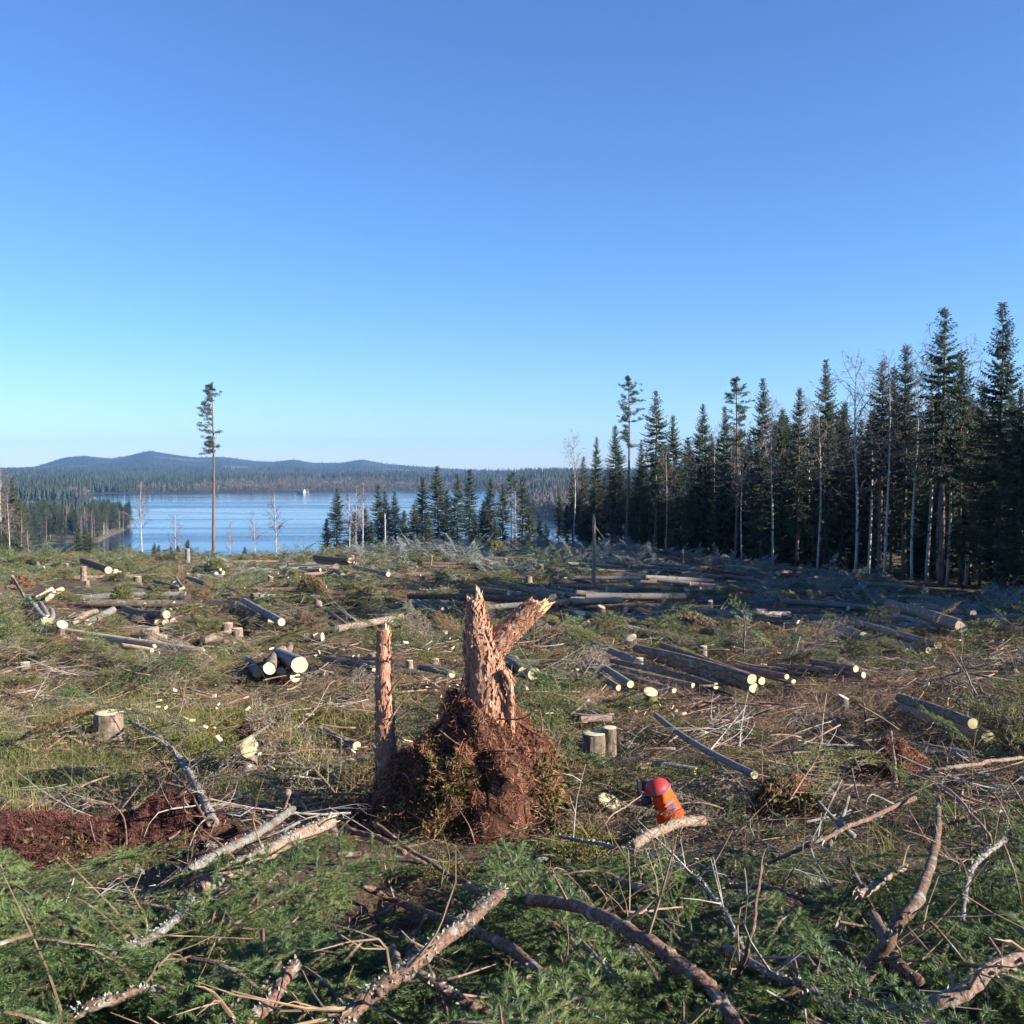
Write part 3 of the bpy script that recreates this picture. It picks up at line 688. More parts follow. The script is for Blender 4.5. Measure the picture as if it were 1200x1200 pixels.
def bough(seed, L=.9, nl=.016, nw=.0015, step=.0017, dens=1.0, sub=True, width=.30, droop=.15):
    """a spruce bough lying along +x: stem, side shoots, needles"""
    r = np.random.default_rng(seed); w = MB(); nd = MB(); SH = []
    n = 12; s = np.linspace(0, 1, n); bend = r.normal(0, .12)
    stem = np.stack([s * L, bend * L * s ** 2, -droop * L * s ** 2 + .03 * np.sin(s * 6)], 1)
    w.tube(stem, np.linspace(.0065, .0016, n) * L ** .5, 5, cap=False)
    SH.append((stem[1:], 1.0))
    k = .05; side = 1
    while k < .98:
        p = np.array([np.interp(k, s, stem[:, c]) for c in range(3)])
        l = width * L * (1.05 - k) ** .7 * r.uniform(.7, 1.15) + .03; a = side * r.uniform(.7, 1.05)
        d = np.array([math.cos(a), math.sin(a), r.uniform(-.25, .12)])
        q = np.linspace(0, 1, 6)
        sh = p + d * (q * l)[:, None] + np.array([.25, 0, -.18]) * (q ** 2 * l)[:, None]
        w.tube(sh, np.linspace(.0035, .001, 6), 3, cap=False); SH.append((sh, 1.0))
        if sub and l > .09:
            for j in np.arange(.22, .92, .15 / dens ** .5):
                for sg in (-1, 1):
                    if r.random() < .2: continue
                    p2 = np.array([np.interp(j, q, sh[:, c]) for c in range(3)]); a2 = a + sg * r.uniform(.6, .95)
                    l2 = l * .42 * (1.1 - j) * r.uniform(.7, 1.2) + .015
                    d2 = np.array([math.cos(a2), math.sin(a2), r.uniform(-.3, .1)])
                    SH.append((np.stack([p2, p2 + d2 * l2 * .5, p2 + d2 * l2 + [0, 0, -.08 * l2]]), .9))
        side = -side; k += .042 / dens * r.uniform(.8, 1.2)
    PP, DD = [], []
    for sh, sc in SH:
        seg = np.linalg.norm(np.diff(sh, axis=0), axis=1); tot = seg.sum(); cum = np.concatenate([[0], np.cumsum(seg)])
        m = max(4, int(tot / step)); t = np.sort(r.uniform(0, tot, m))
        P = np.stack([np.interp(t, cum, sh[:, c]) for c in range(3)], 1)
        T = sh[-1] - sh[0]; T = T / (np.linalg.norm(T) + 1e-9)
        v = r.normal(size=(m, 3)); v[:, 2] = v[:, 2] * .7 + .35; v -= np.outer(v @ T, T); v /= np.linalg.norm(v, axis=1)[:, None]
        PP.append(P); DD.append(v * .8 + T * r.uniform(.55, 1.1, (m, 1)))
    PP = np.vstack(PP); DD = np.vstack(DD)
    nd.blades(PP, DD, nl * r.uniform(.7, 1.15, len(PP)), nw, seed)
    return w, nd

def twigs(seed, n=7, L=.8, r0=.006, sub=4, flat=.25):
    r = np.random.default_rng(seed); m = MB()
    for i in range(n):
        p = r.normal(0, .16 * L, 3) * [1, 1, .25]; a = r.uniform(0, 6.28); d = np.array([math.cos(a), math.sin(a), r.normal(0, flat)])
        l = L * r.uniform(.35, 1.0); q = np.linspace(0, 1, 5); bend = r.normal(0, .22, 3) * [1, 1, .6]
        P = p + d * ((q - .3) * l)[:, None] + bend * (l * q ** 2)[:, None]
        rad = r0 * r.uniform(.5, 1.4); m.tube(P, np.linspace(rad, rad * .35, 5), 4, cap=False)
        for k in range(r.integers(0, sub + 1)):
            j = r.integers(1, 5); e = d + r.normal(0, .6, 3); l2 = l * r.uniform(.15, .4); e /= np.linalg.norm(e)
            m.tube([P[j], P[j] + e * l2 * .5 + r.normal(0, .02, 3), P[j] + e * l2], [rad * .5, rad * .35, rad * .15], 3, cap=False)
    return m

def tuft(seed, n=36, h=.42, w=.0022, lean=.7):
    r = np.random.default_rng(seed); m = MB()
    for i in range(n):
        a = r.uniform(0, 6.28); p = np.array([r.normal(0, .06), r.normal(0, .06), 0]); hh = h * r.uniform(.4, 1.1)
        o = np.array([math.cos(a), math.sin(a), 0]) * lean * r.uniform(.2, 1.2); sd_ = np.array([-math.sin(a), math.cos(a), 0]) * w
        q = np.linspace(0, 1, 5)[:, None]
        C = p + np.array([0, 0, 1]) * hh * (q - .35 * q ** 2) + o * hh * q ** 2
        Wd = (1 - q * .85) * sd_
        V = np.stack([C - Wd, C + Wd], 1).reshape(-1, 3)
        m.add(V, None, [(2 * k, 2 * k + 1, 2 * k + 3, 2 * k + 2) for k in range(4)])
    return m

def chips(seed, n=14, spread=.4, s=.03):
    r = np.random.default_rng(seed); m = MB()
    for i in range(n):
        R = np.array(Matrix.Rotation(r.uniform(0, 6.28), 3, Vector(r.normal(size=3)).normalized()))
        m.box(r.normal(0, spread, 3) * [1, 1, .15] + [0, 0, .03], np.array([s * r.uniform(.5, 1.6), s * r.uniform(.3, .8), s * .14]), R)
    return m

def mossball(seed, n=420, R=.28, flat=.45, ll=(.03, .07), lw=.011):
    r = np.random.default_rng(seed); m = MB()
    v = r.normal(size=(n, 3)); v[:, 2] = np.abs(v[:, 2]); v /= np.linalg.norm(v, axis=1)[:, None]
    P = v * R * r.uniform(.75, 1.0, (n, 1)) * [1, 1, flat]
    m.leaves(P, v + r.normal(0, .6, (n, 3)), r.uniform(*ll, n), lw, seed); return m

def heap(seed, needle, stick, nb=12, ns=22, S=1.0, nl=.05, nw=.009):
    """a two-metre patch of felling slash seen from afar: coarse boughs and sticks"""
    r = np.random.default_rng(seed); nd = MB(); st = MB()
    for i in range(nb):
        w, n_ = bough(seed * 31 + i, L=r.uniform(.6, 1.3), nl=nl, nw=nw, step=.03, dens=.5, sub=True, width=.36)
        R = np.array(Matrix.Rotation(r.uniform(0, 6.28), 3, 'Z') @ Matrix.Rotation(r.normal(-.1, .3), 3, 'Y'))
        t = r.normal(0, .42 * S, 3) * [1, 1, 0] + [0, 0, r.uniform(.02, .22)]
        for src, dst in ((w, st), (n_, nd)):
            for j, V in enumerate(src.V): src.V[j] = V @ R.T + t
            dst.add(np.vstack(src.V), np.vstack(src.T) if src.T else None, np.vstack(src.Q) if src.Q else None)
    tw = twigs(seed + 3, ns, .9 * S, .007, 5, .2)
    for j, V in enumerate(tw.V): tw.V[j] = V * [1.5, 1.5, 1] + [0, 0, .08]
    st.add(np.vstack(tw.V), None, np.vstack(tw.Q))
    return proto('slash_heap', combine('slash_heap', [(nd, MAT[needle], False), (st, MAT[stick], False)]))

def rots(n, tx=.25, ty=.25, yaw=None):
    return np.stack([rng.normal(0, tx, n), rng.normal(0, ty, n), rng.uniform(0, 6.283, n) if yaw is None else yaw], 1)
def pts_in(n, y0, y1, edge=.72, extra=1.2, power=1.0):
    y = (rng.random(n) * (y1 ** power - y0 ** power) + y0 ** power) ** (1 / power)
    x = rng.uniform(-1, 1, n) * (edge * y + extra); return x, y
def ell(x, y, cx, cy, rx, ry): return ((x - cx) / rx) ** 2 + ((y - cy) / ry) ** 2
def in_forest(x, y):
    return (x - 6) * .93 + (y - 140) * .36 > -1.0      # behind the forest edge line

CLEAR = []
def clear(p, r):
    """keep a little open ground round a thing"""
    CLEAR.append((p[0], p[1], r))
def place(name, label, cat, protos, x, y, lift, rot, scl, idx=None, pad=0.0):
    C = np.array(CLEAR); ok = np.ones(len(x), bool)
    for i in range(0, len(x), 2000):
        q = slice(i, i + 2000); d2 = (x[q, None] - C[None, :, 0]) ** 2 + (y[q, None] - C[None, :, 1]) ** 2
        ok[q] = ~(d2 < (C[None, :, 2] + pad) ** 2).any(1)
    x, y, lift, rot, scl = x[ok], y[ok], lift[ok], rot[ok], scl[ok]
    if idx is not None: idx = idx[ok]
    z = ground(x, y) + lift
    scatter(name, label, cat, protos, np.stack([x, y, z], 1), rot, scl, rng.integers(0, len(protos), len(x)) if idx is None else idx)

# near protos
nearP = []
for i in range(5):
    w, n_ = bough(300 + i, L=[.95, .8, .7, .6, .85][i], width=[.34, .38, .32, .42, .30][i], droop=[.1, .2, .05, .15, .25][i], nl=.019, nw=.0012, step=.0008, dens=.58)
    nearP.append(proto('fresh_bough', combine('fresh_bough', [(n_, MAT['needle'], False), (w, MAT['bark_red'], True)])))
midP = []
for i in range(5):
    w, n_ = bough(330 + i, L=[.95, .8, 1.1, .7, .85][i], nl=.026, nw=.0030, step=.006, dens=.9, width=.36)
    midP.append(proto('slash_bough', combine('slash_bough', [(n_, MAT[['needle_d', 'needle', 'needle_grey', 'needle_brown', 'needle_d'][i]], False), (w, MAT['twig'], False)])))
twigP = [proto('twig_bundle', twigs(350 + i, [6, 10, 5, 14][i], [.7, .5, .8, .4][i], [.0042, .003, .005, .0024][i], 6), MAT[['twig', 'twig', 'twig_grey', 'twig'][i]]) for i in range(4)]
tuftP = [proto('sprig_tuft', tuft(360 + i, 15, [.62, .42, .7][i], .0017, 1.0), MAT[['straw', 'green_grass', 'green_grass'][i]]) for i in range(3)]
mossP = [proto('moss_cushion', mossball(370 + i, 1500, .26, .32, (.010, .026), .0042), MAT['moss']) for i in range(2)]
chipP = [proto('wood_chip', chips(380 + i, 10, [.3, .5][i], [.020, .03][i]), MAT['chip']) for i in range(2)]
lichP = [proto('lichen_scrap', mossball(390, 260, .045, .35, (.005, .012), .0028), MAT['lichen'])]

# ------------------------------------------------------------------ logs
def smooth_path(P, n=24, seed=0, wob=0.0):
    P = np.asarray(P, float)
    if len(P) == 2: t = np.linspace(0, 1, n)[:, None]; C = P[0] * (1 - t) + P[1] * t
    else:
        E = np.vstack([2 * P[0] - P[1], P, 2 * P[-1] - P[-2]]); C = []
        per = max(3, n // (len(P) - 1))
        for i in range(1, len(E) - 2):
            t = np.linspace(0, 1, per, endpoint=(i == len(E) - 3))[:, None]; a, b, c, d = E[i - 1], E[i], E[i + 1], E[i + 2]
            C.append(.5 * (2 * b + (c - a) * t + (2 * a - 5 * b + 4 * c - d) * t ** 2 + (3 * b - a - 3 * c + d) * t ** 3))
        C = np.vstack(C)
    if wob:
        r = np.random.default_rng(seed + 77); C = C + np.cumsum(r.normal(0, wob, C.shape), 0) * np.sin(np.linspace(0, math.pi, len(C)))[:, None]
    return C

def disc(r, seed, sides=14, bulge=0.0):
    q = np.random.default_rng(seed); A = np.linspace(0, 2 * math.pi, sides, endpoint=False); k = r * (1 + q.uniform(-.05, .05, sides))
    m = MB(); V = [(math.cos(a) * kk, math.sin(a) * kk, 0) for a, kk in zip(A, k)] + [(math.cos(a) * kk * .5, math.sin(a) * kk * .5, bulge) for a, kk in zip(A, k)] + [(0, 0, bulge)]
    T = [(sides + i, sides + (i + 1) % sides, 2 * sides) for i in range(sides)]; Q = [(i, (i + 1) % sides, sides + (i + 1) % sides, sides + i) for i in range(sides)]
    return m.add(V, T, Q)

NLOG = [0]
def log(A, B, r, label, group=None, bark='bark', cut='cut', name='log', cat='log', taper=.88, lichen=False):
    A = np.asarray(A, float); B = np.asarray(B, float); NLOG[0] += 1; sd_ = NLOG[0]
    L = float(np.linalg.norm(B - A)); q = Vector((B - A) / L).to_track_quat('Z', 'Y')
    rr = np.random.default_rng(sd_); n = max(5, int(L / .35)); n = min(n, 18); zs = np.linspace(0, L, n)
    bx, by = rr.normal(0, .008, 2) * L
    P = np.stack([bx * np.sin(zs / L * math.pi), by * np.sin(zs / L * math.pi), zs], 1)
    m = MB(); m.tube(P, np.linspace(r, r * taper, n), 12, rough=.035, seed=sd_, cap=False)
    for k in range(rr.integers(2, 6)):
        z = rr.uniform(.1, .9) * L; a = rr.uniform(0, 6.28); o = np.array([math.cos(a), math.sin(a), .3])
        m.tube([[0, 0, z] + o * r * .8, [0, 0, z] + o * (r + rr.uniform(.01, .04))], [r * .16, r * .1], 5)
    for t_ in np.linspace(0, 1, max(3, int(L / .35))):
        c_ = A * (1 - t_) + B * t_; u_ = c_[:2] / np.linalg.norm(c_[:2])
        for off in (0, .3, .6) if c_[1] > 14 else (0, .25): clear(c_[:2] - u_ * off, .20 if c_[1] > 14 else .15)
    o = link(name, m.mesh(name, MAT[bark]), A, None, label, cat, group)
    o.rotation_mode = 'QUATERNION'; o.rotation_quaternion = q
    e = link('cut_end', disc(r * .97, sd_, bulge=-.002).mesh('cut_end', MAT[cut]), (0, 0, -.002), o); e.rotation_euler = (math.pi + rr.normal(0, .08), rr.normal(0, .08), 0)
    e = link('cut_end', disc(r * taper * .97, sd_ + 1, bulge=.002).mesh('cut_end', MAT[cut]), (0, 0, L + .002), o); e.rotation_euler = (rr.normal(0, .08), rr.normal(0, .08), 0)
    return o

def log_px(a, b, dia, lift=None, label='', group=None, Lmax=5.2, r=None, **kw):
    """a log whose near end centre shows at photo pixel b and whose far end shows at a; dia is its width in photo pixels at the near end"""
    nb = on(b[0], b[1], 0); rad = r or dia / 2 * nb[1] / 1200
    B = on(b[0], b[1], rad + .07 if lift is None else lift + .07); A = on(a[0], a[1], rad + .07 if lift is None else lift + .07)
    L = np.linalg.norm(A - B)
    if L > Lmax:
        lo, hi = sorted((A[1], B[1]))
        for d in np.linspace(A[1], B[1], 200):
            C = at(a[0], a[1], d)
            if np.linalg.norm(C - B) <= Lmax: A = C; break
    return log(B, A, rad, label, group, **kw)

PILES = [
    # phrase, group, list of (far end, near end, diameter in photo pixels, lift, bark)
    ('in the shaded stack beside the round mossy bush', 'logs stacked by the round mossy bush',
     [((146, 713), (195, 720), 8, .42, 'bark'), ((142, 720), (184, 729), 6, None, 'bark'), ((152, 718), (194, 729), 8, None, 'bark'), ((160, 716), (203, 728), 7, None, 'bark')]),
    ('among the short thick logs left of the snags', 'short thick logs piled left of the snag',
     [((331, 762), (316, 783), 13, .24, 'bark'), ((340, 757), (329, 788), 12, None, 'bark'), ((326, 768), (351, 779), 17, .28, 'bark_grey'), ((318, 776), (346, 793), 12, None, 'bark'), ((290, 773), (302, 789), 11, None, 'bark_grey')]),
    ('of the pale ended row behind the forked snag', 'row of logs behind the forked snag',
     [((575, 762), (594, 770), 8, None, 'bark'), ((583, 766), (605, 778), 10, None, 'bark'), ((590, 772), (613, 787), 11, None, 'bark'), ((603, 774), (626, 790), 14, None, 'bark_grey')]),
    ('in the wide pile right of the forked snag', 'wide log pile right of the snag',
     [((688, 777), (725, 806), 7, None, 'bark_grey'), ((692, 772), (739, 802), 8, .2, 'bark_grey'), ((727, 791), (790, 809), 6, None, 'bark_grey'), ((717, 780), (812, 803), 6, None, 'bark_grey'), ((716, 774), (839, 804), 7, .2, 'bark'), ((790, 777), (852, 806), 5, None, 'bark'),
      ((745, 760), (881, 796), 11, .34, 'bark'), ((760, 768), (883, 806), 12, None, 'bark'), ((775, 756), (893, 798), 9, .2, 'bark_red'), ((695, 755), (746, 777), 8, .2, 'bark_grey')]),
    ('lying just right of the wide log pile', 'logs right of the wide pile',
     [((868, 785), (930, 799), 7, None, 'bark_grey'), ((862, 780), (922, 793), 6, .2, 'bark'), ((877, 780), (957, 785), 5, None, 'bark')]),
    ('in the low shaded row with four small pale ends', 'low shaded log row',
     [((905, 779), (978, 788), 6, None, 'bark'), ((950, 775), (1003, 784), 7, .15, 'bark'), ((940, 782), (999, 790), 6, None, 'bark'), ((955, 783), (1012, 791), 7, None, 'bark_grey')]),
    ('in the broad parallel stack below the forest edge', 'broad parallel stack below the forest',
     [((961, 741), (1054, 760), 6, None, 'bark_grey'), ((968, 738), (1064, 763), 6, None, 'bark'), ((975, 735), (1080, 763), 6, None, 'bark_grey'), ((985, 733), (1088, 762), 7, .12, 'bark_grey'), ((1003, 729), (1099, 756), 8, .2, 'bark_grey'), ((995, 731), (1094, 760), 6, None, 'bark')]),
    ('in the upper stack near the forest floor', 'upper stack near the forest',
     [((1042, 708), (1127, 734), 10, .3, 'bark'), ((1057, 731), (1094, 737), 6, None, 'bark'), ((1060, 712), (1115, 728), 7, None, 'bark'), ((1089, 712), (1141, 719), 6, .3, 'bark'), ((1075, 714), (1124, 722), 6, None, 'bark_grey'), ((1046, 720), (1108, 737), 7, None, 'bark_grey')]),
    ('of the three thick barked logs by the bare brown ground', 'three thick logs by the brown ground',
     [((1130, 850), (1050, 827), 10, None, 'bark'), ((1140, 848), (1055, 818), 10, .34, 'bark'), ((1158, 864), (1063, 831), 14, .16, 'bark_pale')]),
    ('in the dark pile behind the forked snag top', 'dark pile behind the snag',
     [((540, 693), (596, 695), 5, .4, 'bark'), ((535, 699), (602, 704), 5, None, 'bark_red'), ((558, 690), (620, 700), 5, .3, 'bark'), ((577, 682), (647, 700), 6, .4, 'bark'), ((600, 688), (650, 699), 6, None, 'bark'), ((630, 690), (690, 700), 5, None, 'bark_grey'), ((660, 686), (711, 689), 5, .4, 'bark'), ((655, 690), (712, 697), 6, None, 'bark')]),
    ('on the frosty ground right of the forked snag', 'logs on the frosty ground',
     [((618, 728), (690, 728), 5, None, 'bark'), ((627, 735), (676, 738), 5, None, 'bark_grey'), ((672, 720), (778, 733), 6, None, 'bark'), ((660, 715), (720, 724), 4, None, 'bark_grey'), ((770, 680), (809, 684), 5, None, 'bark_grey')]),
    ('of the dark stack on the skyline below the wooded point', 'dark skyline stack on the left',
     [((97, 657), (127, 668), 6, .5, 'bark_red'), ((92, 661), (122, 670), 5, None, 'bark'), ((104, 659), (136, 670), 6, .3, 'bark'), ((108, 660), (141, 672), 6, None, 'bark_red'), ((120, 663), (150, 672), 4, None, 'bark')]),
    ('of the loose logs below the lone pine', 'loose logs below the lone pine',
     [((180, 681), (212, 691), 5, None, 'bark'), ((178, 686), (198, 693), 4, None, 'bark'), ((220, 677), (249, 687), 5, None, 'bark_grey'), ((206, 676), (215, 689), 4, None, 'bark_grey'), ((286, 704), (330, 729), 8, .3, 'bark_grey'), ((279, 709), (318, 728), 8, None, 'bark')]),
    ('leaning in the heap at the left edge of the clearing', 'leaning logs at the left edge',
     [((33, 702), (53, 727), 8, .25, 'bark_grey'), ((47, 707), (56, 724), 7, None, 'bark_grey'), ((60, 715), (59, 728), 7, None, 'bark_grey'), ((89, 728), (112, 717), 7, .1, 'bark_pale'), ((104, 729), (132, 715), 8, .1, 'bark_grey')]),
    ('of the mid-slope crossed heap below the birches', 'crossed heap below the birches',
     [((369, 653), (410, 657), 5, .5, 'bark_red'), ((372, 658), (418, 662), 5, None, 'bark'), ((373, 677), (394, 664), 6, .3, 'bark'), ((415, 664), (455, 673), 5, .2, 'bark_pale'), ((380, 675), (418, 677), 5, None, 'bark'), ((385, 668), (402, 674), 5, None, 'bark')]),
    ('among the thin poles left of the small snag', 'thin poles left of the small snag',
     [((372, 768), (430, 780), 4, .1, 'bark'), ((375, 772), (438, 785), 4, None, 'bark'), ((380, 770), (442, 778), 4, .15, 'bark_grey'), ((388, 778), (444, 790), 4, None, 'bark_grey'), ((395, 769), (446, 772), 4, None, 'bark')]),
    ('among the parallel poles on the frosty slope', 'parallel poles on the frosty slope',
     [((486, 702), (512, 714), 4, None, 'bark_grey'), ((492, 701), (519, 713), 4, None, 'bark'), ((498, 700), (526, 712), 4, None, 'bark_grey'), ((504, 699), (533, 711), 4, None, 'bark'), ((478, 704), (505, 716), 4, None, 'bark_grey')]),
    ('of the cut ends at the far right under the forest', 'cut logs at the far right',
     [((1150, 712), (1176, 712), 5, None, 'bark'), ((1160, 709), (1184, 708), 5, .3, 'bark'), ((1165, 713), (1191, 715), 6, None, 'bark_red'), ((1170, 706), (1196, 706), 5, .3, 'bark')]),
]
for phrase, grp, logs in PILES:
    order = sorted(range(len(logs)), key=lambda i: logs[i][1][0])
    for rank, i in enumerate(order):
        a, b, dia, lift, bk = logs[i]
        log_px(a, b, dia, lift, f'{ORD[rank]} log from the left {phrase}', grp, bark=bk, cut='cut' if b[1] > 740 else 'cut_far')
SINGLE = [((79, 740), (237, 763), 8, .18, 'peeled', 'long pale barkless log lying across the slash on the left', 8), ((92, 750), (178, 763), 7, None, 'peeled', 'shorter pale split log below the long barkless log', 6), ((165, 743), (195, 747), 6, None, 'peeled', 'short pale log end showing above the long barkless log', 5),
          ((358, 748), (378, 747), 11, .15, 'bark', 'short dark log with one bright round end among the twigs', 4), ((394, 737), (513, 713), 7, .2, 'bark', 'long dark log lying aslant under the pale disc stump', 7), ((371, 710), (407, 733), 4, None, 'bark_pale', 'thin pale pole aslant on the slope left of the dark log', 6),
          ((418, 874), (380, 857), 11, None, 'bark', 'dark half buried log between tilted stump and small snag', 3), ((1168, 894), (1080, 877), 12, None, 'bark_grey', 'smooth grey log lying on the brown ground', 4), ((768, 838), (884, 908), 8, .25, 'bark_grey', 'long straight grey pole aslant right of the double stump', 5),
          ((680, 843), (716, 842), 8, .12, 'bark', 'dark log with a small pale end behind the double stump', 3), ((492, 782), (530, 790), 8, None, 'bark', 'dark log between the two snags', 3), ((258, 745), (256, 746), 10, .2, 'bark', 'stub of log with yellow end on the left slope', 2), ((237, 750), (258, 746), 10, .15, 'bark', 'dark log with round yellow end behind the tilted stump', 3),
          ((262, 752), (294, 752), 7, None, 'bark_red', 'reddish log right of the round yellow log end', 4), ((499, 733), (522, 740), 8, None, 'bark_grey', 'thick grey log on the slope just left of the forked snag', 4), ((918, 694), (992, 697), 6, None, 'bark_red', 'long reddish log lying flat before the forest edge', 7), ((1007, 684), (1053, 687), 6, .3, 'bark_grey', 'grey log lying close under the forest edge trees', 5),
          ((45, 700), (60, 691), 6, None, 'peeled', 'pale split log lying left of the crooked bush', 4), ((56, 702), (72, 691), 6, None, 'peeled', 'pale split log beside its twin left of the bush', 4), ((655, 868), (715, 880), 6, None, 'bark', 'thin dark pole lying behind the helmet', 3), ((765, 895), (815, 903), 9, .06, 'bark_grey', 'dark mossy pole lying just behind the orange helmet', 3)]
for a, b, dia, lift, bk, lab, Lm in SINGLE:
    if lab.startswith('stub of'): continue
    log_px(a, b, dia, lift, lab, None, Lmax=Lm, bark=bk)
# many more felled logs lie about the far clearing
k = 0
while k < 80:
    y = rng.uniform(26, 118); x = rng.uniform(-.5, .5) * y
    if k % 2: y = rng.uniform(26, 75); x = rng.uniform(.02, .48) * y
    if in_forest(x, y): continue
    k += 1; a = rng.normal(.1, .5) + (math.pi if rng.random() < .4 else 0); L = rng.uniform(2.2, 5.2); h = rng.uniform(.05, .3)
    A = gpt(x, y, h); B = gpt(x + math.cos(a) * L, y + math.sin(a) * L, h)
    log(A, B, rng.uniform(.07, .14), 'loose felled log lying alone in the far slash', 'loose logs in the far slash', bark=['bark', 'bark_grey', 'bark_red'][rng.integers(0, 3)], cut='cut_far')

for k in range(13):      # small parallel piles left by the harvester
    while True:
        y = rng.uniform(26, 95); x = rng.uniform(-.46, .46) * y
        if not in_forest(x + 3, y): break
    a = rng.normal(-.25, .35); L = rng.uniform(2.4, 4.5); nn = rng.integers(3, 6)
    for j in range(nn):
        ox, oy = -math.sin(a) * j * .26 + rng.normal(0, .2), math.cos(a) * j * .26; aj = a + rng.normal(0, .05); h = .12 + (.2 if j % 3 == 2 else 0)
        A = gpt(x + ox + math.cos(aj) * L, y + oy + math.sin(aj) * L, h); B = gpt(x + ox, y + oy, h)
        log(A, B, rng.uniform(.075, .125), 'log in a small parallel pile on the far slash', 'small parallel piles on the far slash', bark=['bark', 'bark_grey', 'bark_red'][rng.integers(0, 3)], cut='cut')
# ------------------------------------------------------------------ stumps
def stump_at(base, r, h, label, group=None, tilt=(0, 0), cut='cut', bark='bark', strip=False, seed=None, lean=(0, 0)):
    sd_ = int(seed if seed is not None else rng.integers(1, 9999)); q = np.random.default_rng(sd_); S = 18
    A = np.linspace(0, 2 * math.pi, S, endpoint=False); lob = .5 + .5 * np.cos(A * q.integers(3, 6) + q.uniform(0, 6))
    m = MB(); zs = np.array([-.25, 0, .12, .35, .7, 1.0]); fl = np.array([1.5, 1.28, 1.12, 1.03, 1.0, .98]); V = []
    for z, f in zip(zs, fl):
        k = r * (f + (f - 1) * 1.1 * (lob - .5)) * (1 + q.uniform(-.03, .03, S)); zz = z * h if z > 0 else z * .6
        zt = zz + (tilt[0] * np.cos(A) + tilt[1] * np.sin(A)) * r * max(z, 0) ** 3
        V.append(np.stack([np.cos(A) * k + lean[0] * max(z, 0) * h, np.sin(A) * k + lean[1] * max(z, 0) * h, zt], 1))
    n = len(zs); V = np.vstack(V); i, j = np.meshgrid(np.arange(n - 1), np.arange(S), indexing='ij'); j2 = (j + 1) % S
    m.add(V, None, np.stack([i * S + j, i * S + j2, (i + 1) * S + j2, (i + 1) * S + j], -1).reshape(-1, 4))
    u_ = base[:2] / np.linalg.norm(base[:2])
    for off in (0, .25, .5): clear(np.asarray(base)[:2] - u_ * off, max(.22, r * 1.4))
    o = link('tree_stump', m.mesh('tree_stump', MAT[bark]), base, None, label, 'stump', group)
    top = V[-S:]; c = top.mean(0); up = MB(); inner = c + (top - c) * .95 + [0, 0, .004]; mid = c + (top - c) * .5 + [0, 0, .005]
    up.add(np.vstack([top - c, inner - c, mid - c, [[0, 0, .005]]]), [(2 * S + a, 2 * S + (a + 1) % S, 3 * S) for a in range(S)],
           [(a, (a + 1) % S, S + (a + 1) % S, S + a) for a in range(S)] + [(S + a, S + (a + 1) % S, 2 * S + (a + 1) % S, 2 * S + a) for a in range(S)])
    link('cut_face', up.mesh('cut_face', MAT[cut]), c, o)
    if strip:      # a torn strip where the bark has been ripped off
        st = MB(); a0 = -math.pi / 2 - .25; zz = np.linspace(.02 * h, .97 * h, 8); kk = r * np.interp(zz / h, zs, fl) * 1.012
        wv = .12 + .03 * np.sin(zz * 40)
        V = np.vstack([np.stack([np.cos(a0 - wv) * kk, np.sin(a0 - wv) * kk, zz], 1), np.stack([np.cos(a0 + wv) * kk, np.sin(a0 + wv) * kk, zz], 1)])
        st.add(V, None, [(i, i + 8, i + 9, i + 1) for i in range(7)]); link('torn_strip', st.mesh('torn_strip', MAT['splinter']), (0, 0, 0), o)
    return o
def stump(px, py, w, h, label, **kw):
    b = on(px, py, 0); k = b[1] / 1200
    return stump_at(b, w / 2 * k, h * k, label, **kw)
stump(128, 872, 33, 38, 'tall clean-cut stump with a torn bark strip in the sprig thicket', strip=True, seed=3)
stump(291, 902, 20, 28, 'stump with its round yellow cut tilted to the viewer on mossy ground', tilt=(-.15, 1.0), seed=4, lean=(.05, -.1))
stump(696, 896, 28, 38, 'mossy double stump with a thin second stem beside it', seed=5, strip=True)
b0 = on(711, 893, 0); stump_at(b0 + [.02, -.02, 0], .075, .36, 'thin second stem cut off against the mossy double stump', seed=6)
stump(714, 952, 27, 14, 'low stump cut flush, pale disc just left of the helmet', seed=7, tilt=(-.3, .35), lean=(0, 0))
stump(749, 786, 10, 15, 'small pale topped stump standing inside the wide log pile', seed=8, bark='bark_grey')
stump(824, 774, 9, 17, 'upright grey stump behind the wide log pile', seed=9, bark='bark_grey')
stump(739, 762, 14, 15, 'broad yellow stump at the far end of the wide log pile', seed=10, tilt=(.3, .4))
stump(762, 840, 17, 30, 'moss covered stump below the wide log pile', seed=11, bark='moss', tilt=(-.1, .45))
stump(278, 750, 13, 14, 'yellow topped stump of the pair on the left slope', seed=12)
stump(266, 741, 14, 11, 'wide flat stump just behind the yellow topped one', seed=13)
stump(454, 736, 14, 8, 'white disc stump under the long dark log', seed=14)
stump(220, 667, 5.5, 24, 'tall grey stump standing on the skyline by the lone pine', seed=15, bark='bark_grey')
stump(98, 681, 7, 17, 'tall dark stump below the dark skyline stack', seed=16)
stump(1012, 752, 11, 9, 'pale disc stump in the broad parallel stack', seed=17, tilt=(0, .2))
stump(948, 776, 10, 8, 'small tilted disc stump in the shade before the low log row', seed=18, tilt=(.4, .3))
stump(988, 832, 13, 16, 'weathered grey stump on the bare brown ground', seed=19, bark='bark_grey', cut='cut_far', tilt=(-.4, .1))
stump(509, 778, 11, 6, 'low white disc stump between small snag and forked snag', seed=20)
stump(480, 783, 8, 9, 'small round-topped stump right beside the small snag', seed=21)
stump(436, 772, 8, 6, 'low pale stump hidden behind the small snag', seed=22)
stump(432, 757, 9, 6, 'low yellow stump above the thin poles', seed=23)
